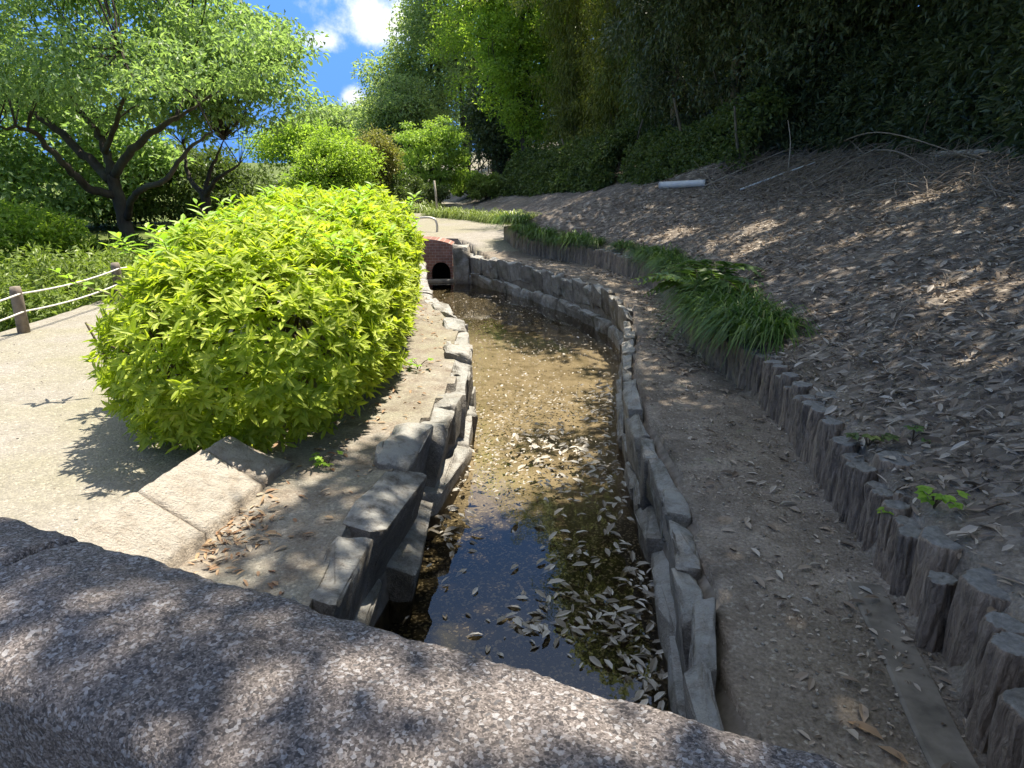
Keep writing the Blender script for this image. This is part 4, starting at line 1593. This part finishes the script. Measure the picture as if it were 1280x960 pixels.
# --- grass tufts hanging over the log posts
def tuft_geo(n, r, L, w, seed, sun=False, lean=0.0):
    rg = np.random.default_rng(seed)
    g = Geo()
    a = rg.uniform(0, 6.28, n)
    b = np.stack([np.cos(a), np.sin(a), 0 * a], -1) * (r * rg.random(n) ** .6)[:, None]
    out = np.stack([np.cos(a) + rg.normal(size=n) * .5 - lean, np.sin(a) + rg.normal(size=n) * .5, 0 * a], -1)
    out = unit(out)
    L = L * rg.uniform(.6, 1.2, n)
    rise = rg.uniform(.35, .75, n)
    reach = rg.uniform(.3, .75, n)
    side = np.stack([-out[:, 1], out[:, 0], 0 * a], -1)
    tt = np.array([0, .3, .6, .85, 1.0])
    rows = []
    for t in tt:
        p = b + out * (L * reach * t ** 1.2)[:, None] + np.array([0, 0, 1.0]) * (L * (rise * 1.6 * t - (rise * 1.0 + reach * .75) * t * t))[:, None]
        ww = w * (1 - t ** 2 * .92)
        rows.append(np.stack([p - side * ww / 2, p + side * ww / 2], 1))
    V = np.stack(rows, 1).reshape(n, -1, 3)
    k = np.arange(n)[:, None] * 10
    F = np.concatenate([k + np.array([[2 * i, 2 * i + 1, 2 * i + 3, 2 * i + 2]]) for i in range(4)])
    g.add(V.reshape(-1, 3), F)
    return g


tm = [tuft_geo(520, .20, .42, .011, 300 + i, lean=.55).mesh('grass_tuft', M['liriope']) for i in range(3)]
tm_sun = tuft_geo(420, .26, .36, .014, 320).mesh('grass_tuft', M['sungrass'])
TG = 'grass tufts hanging over the log posts'
tufts = [  # pixel of the crown of the tuft on the slope edge, height z, scale, label
    (1.86, 5.35, 1.0, 'arching dark green grass tuft overhanging the posts, nearest of the grass fringe'),
    (1.85, 5.72, 1.05, 'arching dark grass tuft just behind the nearest hanging one'),
    (1.80, 6.10, 1.1, 'thick drooping grass tuft beside the feathery fern'),
    (1.90, 6.60, 1.0, 'grass tuft partly under the feathery fern leaves'),
    (1.92, 7.10, .95, 'grass tuft just behind the feathery fern'),
    (2.05, 8.4, 1.05, 'grass tuft at the outer bend of the log posts, near side'),
    (2.08, 8.95, 1.1, 'full grass tuft at the outer bend of the log posts'),
    (2.08, 9.5, 1.1, 'full grass tuft at the outer bend, behind another'),
    (2.05, 10.1, 1.05, 'grass tuft on the far side of the outer bend'),
    (1.95, 10.7, 1.0, 'grass tuft beginning the far straight of log posts'),
    (1.75, 11.6, .8, 'small grass tuft over bare far posts'),
    (1.35, 12.35, 1.0, 'grass tuft over far posts, right of centre'),
    (1.10, 12.75, 1.05, 'grass tuft over far posts, centre of the fringe'),
    (.80, 13.1, 1.05, 'grass tuft over far posts, left of the fringe centre'),
    (.50, 13.45, 1.1, 'grass tuft in the far fringe next to its rounded end'),
    (.22, 13.8, 1.15, 'bushy grass tuft in the rounded end of the far fringe'),
    (.02, 14.2, 1.2, 'last bushy grass tuft at the path end of the fringe'),
]
for i, (x, y, s_, lab) in enumerate(tufts):
    o = link('grass_tuft', tm[i % 3])
    o.location = (x + .04, y, tz(x + .06, y) + .02)
    dirx = LOGS[min(range(19), key=lambda q: np.hypot(LOGS[q, 0] - x, LOGS[q, 1] - y))]
    o.rotation_euler = (0, 0, math.radians(60) * (1 if y > 11 else 0) * -1 + random.uniform(-.3, .3))
    s_ *= 1.3 if y < 7.5 else random.uniform(.8, 1.15)
    o.scale = (s_, s_, s_ * random.uniform(.95, 1.15))
    tag(o, lab, 'grass tuft', TG)
    if i in (1, 3, 6, 8, 12, 14):
        o2 = o
fg = 'sunny grass tufts bordering the far path'
for i, (px, Y, sc, lab) in enumerate(((640, 19.2, 1.5, 'bushy sunny grass tuft at the right end of the far border'), (622, 19.6, 1.3, 'sunny grass tuft second from the right end of the far border'),
                                      (606, 20.2, 1.2, 'shaded grass tuft right of centre in the far border'), (592, 20.6, 1.2, 'sunny grass tuft in the centre of the far border'),
                                      (578, 21, 1.25, 'sunny grass tuft left of centre in the far border'), (564, 21.4, 1.25, 'sunny grass tuft near the left end of the far border'),
                                      (551, 22, 1.2, 'sunny grass tuft at the left end of the far border'), (522, 24, 1.5, 'bright grass tuft across the far path by the bush'))):
    b = base_at(px, Y)
    o = link('grass_tuft', tm_sun)
    o.location = (b[0], b[1], b[2])
    o.rotation_euler = (0, 0, i * 1.3)
    o.scale = (sc * 1.6, sc * 1.6, sc * 1.7)
    tag(o, lab, 'grass tuft', fg)


# fern by the posts
def fern(label, base, n, L, seed, rz=0, name='fern', mat='fern'):
    rg = np.random.default_rng(seed)
    root = thing(name, label, 'plant', tuple(base), rz)
    g, gs = Geo(), Geo()
    for i in range(n):
        a = rg.uniform(0, 6.28)
        o = np.array([math.cos(a), math.sin(a), 0])
        ll = L * rg.uniform(.7, 1.15)
        pts = smooth_path([np.zeros(3), o * ll * .4 + np.array([0, 0, ll * .38]), o * ll * .95 + np.array([0, 0, ll * rg.uniform(.05, .35)])], 14)
        tube(gs, pts, np.linspace(.004, .0015, 14), 4)
        T = unit(np.gradient(pts, axis=0))
        S = unit(np.cross(T, np.array([0, 0, 1.0])))
        for sd in (-1, 1):
            k = np.arange(2, 14)
            wl_ = ll * .30 * np.sin(np.linspace(.35, 1.0, 12) * math.pi * .95) + .012
            leaf_geo(g, pts[k], S[k] * sd + T[k] * .35 + rg.normal(size=(12, 3)) * .08, np.tile([0, 0, 1.], (12, 1)) + rg.normal(size=(12, 3)) * .1, wl_, wl_ * .38, 0, .1, .15)
    st = gs.obj('stalks', M['stem'], root)
    g.obj('fronds', M[mat], root)
    return root


fern('feathery light green fern spilling over the log posts among the grass', (1.78, 6.75, .36), 16, .62, 401)
fern('tall pale fern rising from the grass at the slope edge', (1.98, 7.15, .42), 9, .6, 402)


def weed(label, p, n, L, seed, mat='fern'):
    rg = np.random.default_rng(seed)
    root = thing('weed', label, 'plant', tuple(p))
    g, gs = Geo(), Geo()
    for i in range(n):
        a = rg.uniform(0, 6.28)
        e = np.array([math.cos(a) * L * rg.uniform(.3, 1.2), math.sin(a) * L * rg.uniform(.3, 1.2), L * rg.uniform(.25, 1.0)])
        tube(gs, smooth_path([np.array([0, 0, -.02]), e * .5 + np.array([0, 0, .02]), e], 5), .0022, 4)
        for k_ in range(3):
            b = a + (k_ - 1) * 1.0
            leaf_geo(g, e[None], np.array([[math.cos(b), math.sin(b), .1]]), np.array([[rg.normal() * .2, rg.normal() * .2, 1.]]), L * .5, L * .36, 1, .1, .2)
    gs.obj('stalks', M['stem'], root)
    g.obj('leaves', M[mat], root)
    return root


for (px, py, n, L, lab, mt) in ((1166, 640, 9, .085, 'bright ivy weed growing behind the thick grey-topped post', 'shoot'),
                                (1118, 676, 8, .07, 'small bright weed sprouting between log posts left of the ivy', 'shoot'),
                                (1085, 560, 7, .10, 'low dark ivy sprig right of the tall round-topped post', 'ivy'),
                                (960, 418, 12, .12, 'broad-leaved weed trailing at the end of the grass fringe', 'fern'),
                                (1140, 555, 5, .07, 'tiny green sprout on the litter above the tall post', 'fern')):
    p = hit(px, py)
    p[2] = max(p[2], tz(p[0], p[1])) + .02
    weed(lab, p, n, L, int(px), mt)
p = hit(408, 582)
weed('small green weed at the foot of the azalea bush', p, 8, .07, 5, 'shoot')
p = hit(523, 462)
weed('little green weed between the azalea and the stone wall', p, 8, .09, 6, 'shoot')

# ------------------------------------------------------------------ litter
def lying_leaves(name, xy, z, L, Wd, mat, label, curl=.3, parent=None):
    n = len(xy)
    g = Geo()
    a = rng.uniform(0, 6.28, n)
    tilt = rng.normal(size=n) * curl
    D = np.stack([np.cos(a), np.sin(a), tilt], -1)
    N = unit(np.stack([rng.normal(size=n) * curl, rng.normal(size=n) * curl, np.ones(n)], -1))
    P = np.stack([xy[:, 0], xy[:, 1], z + np.abs(tilt) * L * .2], -1)
    leaf_geo(g, P, D, N, L, Wd, 1, .22, rng.uniform(-.25, .25, n)[:, None] if False else .1)
    o = g.obj(name, mat)
    return tag(o, label, 'leaf litter', None, 'stuff')


# on the slope: thick near, thinner far
n = 110000
x, y = rng.uniform(1.0, 8.5, n), rng.uniform(.6, 18, n)
d = logd(x, y)
dist = np.hypot(x, y)
keep = (d > .03) & (d < 6.5) & (rng.random(n) < np.clip(1.6 / (dist / 3.2) ** 1.0, .16, 1)) & (vnoise(x, y, .9, 21) + .5 * rng.random(n) > .42)
x, y = x[keep], y[keep]
L = np.where(rng.random(len(x)) < .6, rng.uniform(.015, .05, len(x)), rng.uniform(.045, .10, len(x)))
lying_leaves('leaf_litter', np.stack([x, y], -1), terrain(x, y, False) + rng.uniform(.002, .02, len(x)), L, L * rng.uniform(.2, .45, len(x)), M['dryleaf'], 'thick grey-brown layer of fallen leaves covering the slope', .38)
# on the dirt strip
n = 2600
y = rng.uniform(1.2, 13, n)
x = xr(y) + .15 + rng.random(n) ** .6 * (np.interp(y, LOGS[:19, 1], LOGS[:19, 0]) - xr(y) - .2)
keep = rng.random(n) < np.where(y > 5.5, .9, .20) * np.clip(vnoise(x, y, 1.6, 22) * 1.6, .1, 1)
x, y = x[keep], y[keep]
L = rng.uniform(.035, .085, len(x))
lying_leaves('leaf_litter', np.stack([x, y], -1), terrain(x, y, False) + .006, L, L * rng.uniform(.28, .45, len(x)), M['dryleaf'], 'scattered fallen leaves on the dirt strip between wall and posts', .25)
n = 4200
y = rng.uniform(1.1, 9, n)
x = xr(y) + .12 + rng.random(n) * (np.interp(y, LOGS[:19, 1], LOGS[:19, 0]) - xr(y) - .15)
keep = rng.random(n) < np.clip(vnoise(x, y, 2.2, 26) * 1.5 - .25, .08, 1)
x, y = x[keep], y[keep]
L = rng.uniform(.008, .03, len(x))
lying_leaves('leaf_litter', np.stack([x, y], -1), terrain(x, y, False) + .005, L, L * rng.uniform(.25, .6, len(x)), M['dryleaf'], 'crumbled leaf bits on the dirt strip between wall and posts', .3)
# left bank
n = 900
y = rng.uniform(1.6, 9, n)
x = xl(y) - .2 - rng.random(n) ** 1.4 * .8
keep = rng.random(n) < .25 + .5 * (x < xl(y) - .55)
x, y = x[keep], y[keep]
L = rng.uniform(.03, .07, len(x))
lying_leaves('leaf_litter', np.stack([x, y], -1), terrain(x, y, False) + .006, L, L * rng.uniform(.3, .45, len(x)), M['redleaf'], 'russet fallen leaves along the left bank under the azalea', .25)
c = hit(300, 672)
xy = np.array([c[0], c[1]]) + rng.normal(size=(150, 2)) * np.array([.09, .22])
lying_leaves('leaf_litter', xy, terrain(xy[:, 0], xy[:, 1], False) + .008, rng.uniform(.03, .065, 150), rng.uniform(.010, .02, 150), M['redleaf'], 'heap of pale and russet leaves against the kerb stones', .3)
# floating and sunken leaves in the stream
pts = []
for (px, py, sx, sy, k_) in ((745, 770, .16, .12, 90), (815, 825, .12, .13, 90), (660, 782, .08, .06, 20), (765, 690, .22, .18, 60), (820, 735, .08, .12, 60), (740, 615, .26, .28, 80), (700, 575, .30, .25, 70),
                             (560, 640, .06, .35, 60), (650, 560, .28, .22, 50), (745, 540, .22, .4, 90), (790, 600, .06, .3, 50), (610, 780, .05, .05, 3), (840, 860, .06, .06, 24), (760, 500, .1, .4, 90)):
    c = onz(px, py, WATER_Z)
    q = np.array([c[0], c[1]]) + rng.normal(size=(k_, 2)) * np.array([sx, sy])
    pts.append(q)
q = np.stack([rng.uniform(-.6, .9, 110), rng.uniform(1.6, 5, 110)], -1)
pts.append(q)
near_xy = np.concatenate(pts)
near_xy = near_xy[(near_xy[:, 0] > xl(near_xy[:, 1]) + .08) & (near_xy[:, 0] < xr(near_xy[:, 1]) - .07)]
m = len(near_xy)
L = rng.uniform(.035, .105, m)
lying_leaves('floating_leaves', near_xy, WATER_Z + .004, L, L * rng.uniform(.30, .42, m), M['paleleaf'], 'pale dead leaves drifting in clusters on the dark near water', .26)
n = 11000
y = rng.uniform(4.5, 12.5, n)
x = xl(y) + .05 + rng.random(n) * (xr(y) - xl(y) - .1)
keep = rng.random(n) < np.clip(np.interp(y, [4.5, 5, 6, 8, 9, 12], [.45, .6, .6, .35, .3, .2]) * (.3 + vnoise(x, y, 1.5, 31)), 0, 1)
x, y = x[keep], y[keep]
L = rng.uniform(.012, .042, len(x)) * np.where(rng.random(len(x)) < .12, 1.6, 1)
lying_leaves('floating_leaves', np.stack([x, y], -1), np.where(rng.random(len(x)) < .6, WATER_Z + .004, BED_Z + .035), L, L * rng.uniform(.3, .5, len(x)), M['paleleaf'], 'pale leaf debris spread over the sunlit shallow water', .1)

# single leaves that stand out on the dirt strip
for i, (px, py, L, rz, lab) in enumerate(((1020, 711, .075, .1, 'pale narrow fallen leaf lying crosswise in the middle of the dirt strip'),
                                          (1080, 742, .075, 2.1, 'pale folded leaf leaning at the foot of the log posts'),
                                          (1057, 781, .055, .4, 'small pale pointed leaf beside the concrete kerb strip'),
                                          (1008, 757, .05, 2.2, 'small yellowish leaf above the pale pointed one'),
                                          (1115, 948, .09, 2.2, 'large brown leaf beside the kerb at the bottom of the picture'),
                                          (1080, 920, .11, 2.3, 'long thin brown leaf near the bottom beside the kerb'),
                                          (985, 632, .10, .2, 'curled pale leaf in a sun fleck on the dirt strip'))):
    p = hit(px, py)
    g = Geo()
    leaf_geo(g, np.array([[-L / 2, 0, .008]]), np.array([[1., 0, .08]]), np.array([[0, .25, 1.]]), L, L * .27, 1, .45, .16)
    o = g.obj('fallen_leaf', M['paleleaf'] if i not in (4, 5) else M['redleaf'])
    o.location = (p[0], p[1], tz(p[0], p[1]))
    o.rotation_euler = (0, 0, rz)
    tag(o, lab, 'fallen leaf', 'single leaves on the dirt strip')

# small stones lying on the banks
def pebbles(name, label, xy, smin, smax, mat):
    g = Geo()
    bm = bmesh.new()
    bmesh.ops.create_icosphere(bm, subdivisions=1, radius=1)
    V0 = np.array([v.co for v in bm.verts])
    F0 = np.array([[v.index for v in f.verts] for f in bm.faces])
    bm.free()
    for (x, y) in xy:
        s = rng.uniform(smin, smax) * rng.uniform(.6, 1.2, 3) * np.array([1, 1, .6])
        g.add(V0 * s * rng.uniform(.8, 1.2, (len(V0), 1)) + np.array([x, y, tz(x, y) + s[2] * .3]), F0)
    tag(g.obj(name, mat, None, True), label, 'gravel', None, 'stuff')


n = 420
y = rng.uniform(1.3, 8, n)
x = xr(y) + .2 + rng.random(n) * .75
pebbles('gravel', 'small stones scattered on the dirt strip', np.stack([x, y], -1), .003, .010, M['wall_stone'])
n = 500
x, y = rng.uniform(-4.8, -1.9, n), rng.uniform(2.6, 9, n)
pebbles('gravel', 'small stones scattered on the gravel path', np.stack([x, y], -1), .003, .009, M['granite_pale'])

# ------------------------------------------------------------------ things on the slope
def stick(name, label, cat, a, b, r, mat, bend=.05, group=None, seg=8, hollow=False):
    a, b = np.asarray(a, float), np.asarray(b, float)
    o = bpy.data.objects.new
    g = Geo()
    c = (a + b) / 2
    L = np.linalg.norm(b - a)
    P = smooth_path([a - c, rng.normal(size=3) * bend * L * .4 + np.array([0, 0, bend * L * .4]), b - c], 14)
    tube(g, P, np.interp(np.linspace(0, 1, 14), [0, 1], [r, r * (.95 if hollow else .55)]), seg, not hollow)
    if hollow:
        tube(g, P, r * .86, seg, False)
        m = g.v[0].shape[0]
        for k in (0, 13):
            F = [(k * seg + s_, k * seg + (s_ + 1) % seg, m + k * seg + (s_ + 1) % seg, m + k * seg + s_) for s_ in range(seg)]
            g.f.append(np.array(F))
    ob = g.obj(name, mat, None, True)
    ob.location = c
    return tag(ob, label, cat, group)


a, b = hit(824, 236), hit(882, 233)
a[2] += .06
b[2] += .06
if np.linalg.norm(b - a) > 1.8:
    b = a + (b - a) / np.linalg.norm(b - a) * 1.3
stick('plastic_pipe', 'short white plastic pipe lying on the slope below the ivy mound', 'pipe', a, b, 8.5 / FPX * a[1] / 2, M['pvc'], 0, None, 16, True)
a, b = hit(1165, 199), hit(1300, 197)
b = a + (b - a) / np.linalg.norm(b - a) * 2.3
a[2] += .05
b[2] += .07
stick('fallen_pole', 'pale grey fallen pole lying across the top of the slope at right', 'pole', a, b, .055, M['wood_pale'], .01)
a, b = hit(925, 240), hit(1018, 212)
a[2] += .04
b[2] += .12
stick('dead_cane', 'straight pale cane lying on the slope left of the dead branches', 'cane', a, b, .018, M['pvc'], .01)
DG = 'dead branches heaped at the thicket foot'
for i, (x0, y0, x1, y1, r) in enumerate(((880, 236, 1120, 150, .012), (905, 228, 1060, 165, .010), (960, 235, 1150, 185, .012), (1000, 240, 1215, 190, .011), (1040, 185, 1260, 215, .012), (1085, 192, 1175, 225, .016),
                                         (1110, 200, 1150, 140, .010), (935, 205, 1010, 150, .009), (1150, 232, 1280, 222, .010), (1060, 250, 1180, 236, .009), (1180, 200, 1260, 218, .012), (1030, 215, 1190, 172, .012),
                                         (985, 215, 985, 150, .012), (932, 208, 928, 165, .010), (1010, 205, 1110, 190, .010), (1130, 178, 1230, 150, .009), (870, 232, 1000, 205, .010), (1075, 262, 1120, 240, .008))):
    a = hit(x0, y0)
    b = hit(x1, y1) if y1 > 205 else at(x1, y1, a[1] + (1.0 if abs(x1 - x0) > 20 else 0.1))
    a[2] += .05
    b[2] = max(b[2], tz(b[0], b[1]) + .05)
    if np.linalg.norm(b - a) > 5:
        b = a + (b - a) / np.linalg.norm(b - a) * 5
    stick('dead_branch', 'thin dry branch in the tangled heap at the thicket foot', 'branch', a, b, r, M['wood_dead'] if i % 3 else M['wood_pale'], .07, DG, 6)
g = Geo()
for i in range(900):
    px, py = rng.uniform(890, 1290), rng.uniform(178, 250)
    py = py if px > 1000 else rng.uniform(205, 250)
    a = hit(px, max(py, 196))
    a[2] = tz(a[0], a[1]) + .01
    L = rng.uniform(.25, 1.1)
    az = rng.normal() * .7 + (0 if rng.random() < .7 else 1.5)
    b = a + np.array([math.cos(az) * L, math.sin(az) * L, 0])
    b[2] = tz(b[0], b[1]) + rng.uniform(.01, .25)
    tube(g, smooth_path([a, (a + b) / 2 + rng.normal(size=3) * .06, b], 6), np.linspace(.007, .0025, 6), 4, False)
for i in range(520):
    xx, y_ = rng.uniform(1.9, 6.0), rng.uniform(1.8, 12)
    if float(logd(np.array([xx]), np.array([y_]))[0]) < .1:
        continue
    L, az = rng.uniform(.1, .45), rng.uniform(0, 6.28)
    a = np.array([xx, y_, tz(xx, y_) + .02])
    b = a + np.array([math.cos(az) * L, math.sin(az) * L, 0])
    b[2] = tz(b[0], b[1]) + .03
    tube(g, smooth_path([a, (a + b) / 2 + rng.normal(size=3) * .02, b], 5), np.linspace(.004, .0015, 5), 4, False)
tag(g.obj('twig_litter', M['wood_dead']), 'thin dry twigs strewn through the litter on the slope', 'twigs', None, 'stuff')

# ------------------------------------------------------------------ far path details
bp = hit(546, 290)
bar = thing('hoop_barrier', 'low bent pale metal hoop rail beside the far path', 'barrier', tuple(bp))
g = Geo()
Lh = 1.05
P = smooth_path([(0, 0, -.1), (0, 0, .20), (-.03, .01, .27), (-.10, .03, .30), (-.5, .12, .29), (-Lh, .28, .27)], 40)
tube(g, P, .026, 8)
g.obj('rail', M['steel'], bar, True)
g = Geo()
tube(g, [(-Lh + .08, .27, -.1), (-Lh + .08, .27, .27)], .024, 8)
g.obj('post', M['steel'], bar, True)
b = base_at(545, 23.5)
g = Geo()
tube(g, [(0, 0, -.1), (-.03, 0, .55), (-.07, 0, 1.0)], [.035, .032, .03], 8)
o = g.obj('marker_stake', M['wood_pale'], None, True)
o.location = b
tag(o, 'leaning pale wooden stake in front of the small maple', 'stake')
p = hit(690, 222)
a = hit(702, 218)
stick('leaning_cane', 'thin pale cane leaning against the ivy bank', 'cane', a + np.array([0, 0, .3]), a + np.array([-.35, 0, 1.15]), .02, M['wood_pale'], .01)

for i, (px, py, dx, hgt, rr, lab) in enumerate(((862, 214, -.25, 1.7, .05, 'slender pale trunk leaning left out of the ivy mound'), (926, 204, -.12, 1.1, .035, 'thin pale trunk standing at the right end of the ivy mound'),
                                                (716, 229, -.2, 1.5, .04, 'thin pale stem rising from the long ivy bank'), (782, 223, .2, 1.7, .04, 'crooked thin trunk in the gap between the two ivy banks'))):
    a = hit(px, py)
    a[2] -= .1
    stick('slender_trunk', lab, 'tree trunk', a, a + np.array([dx * 2, -.1, hgt]), rr, M['bark_pale'], .04)
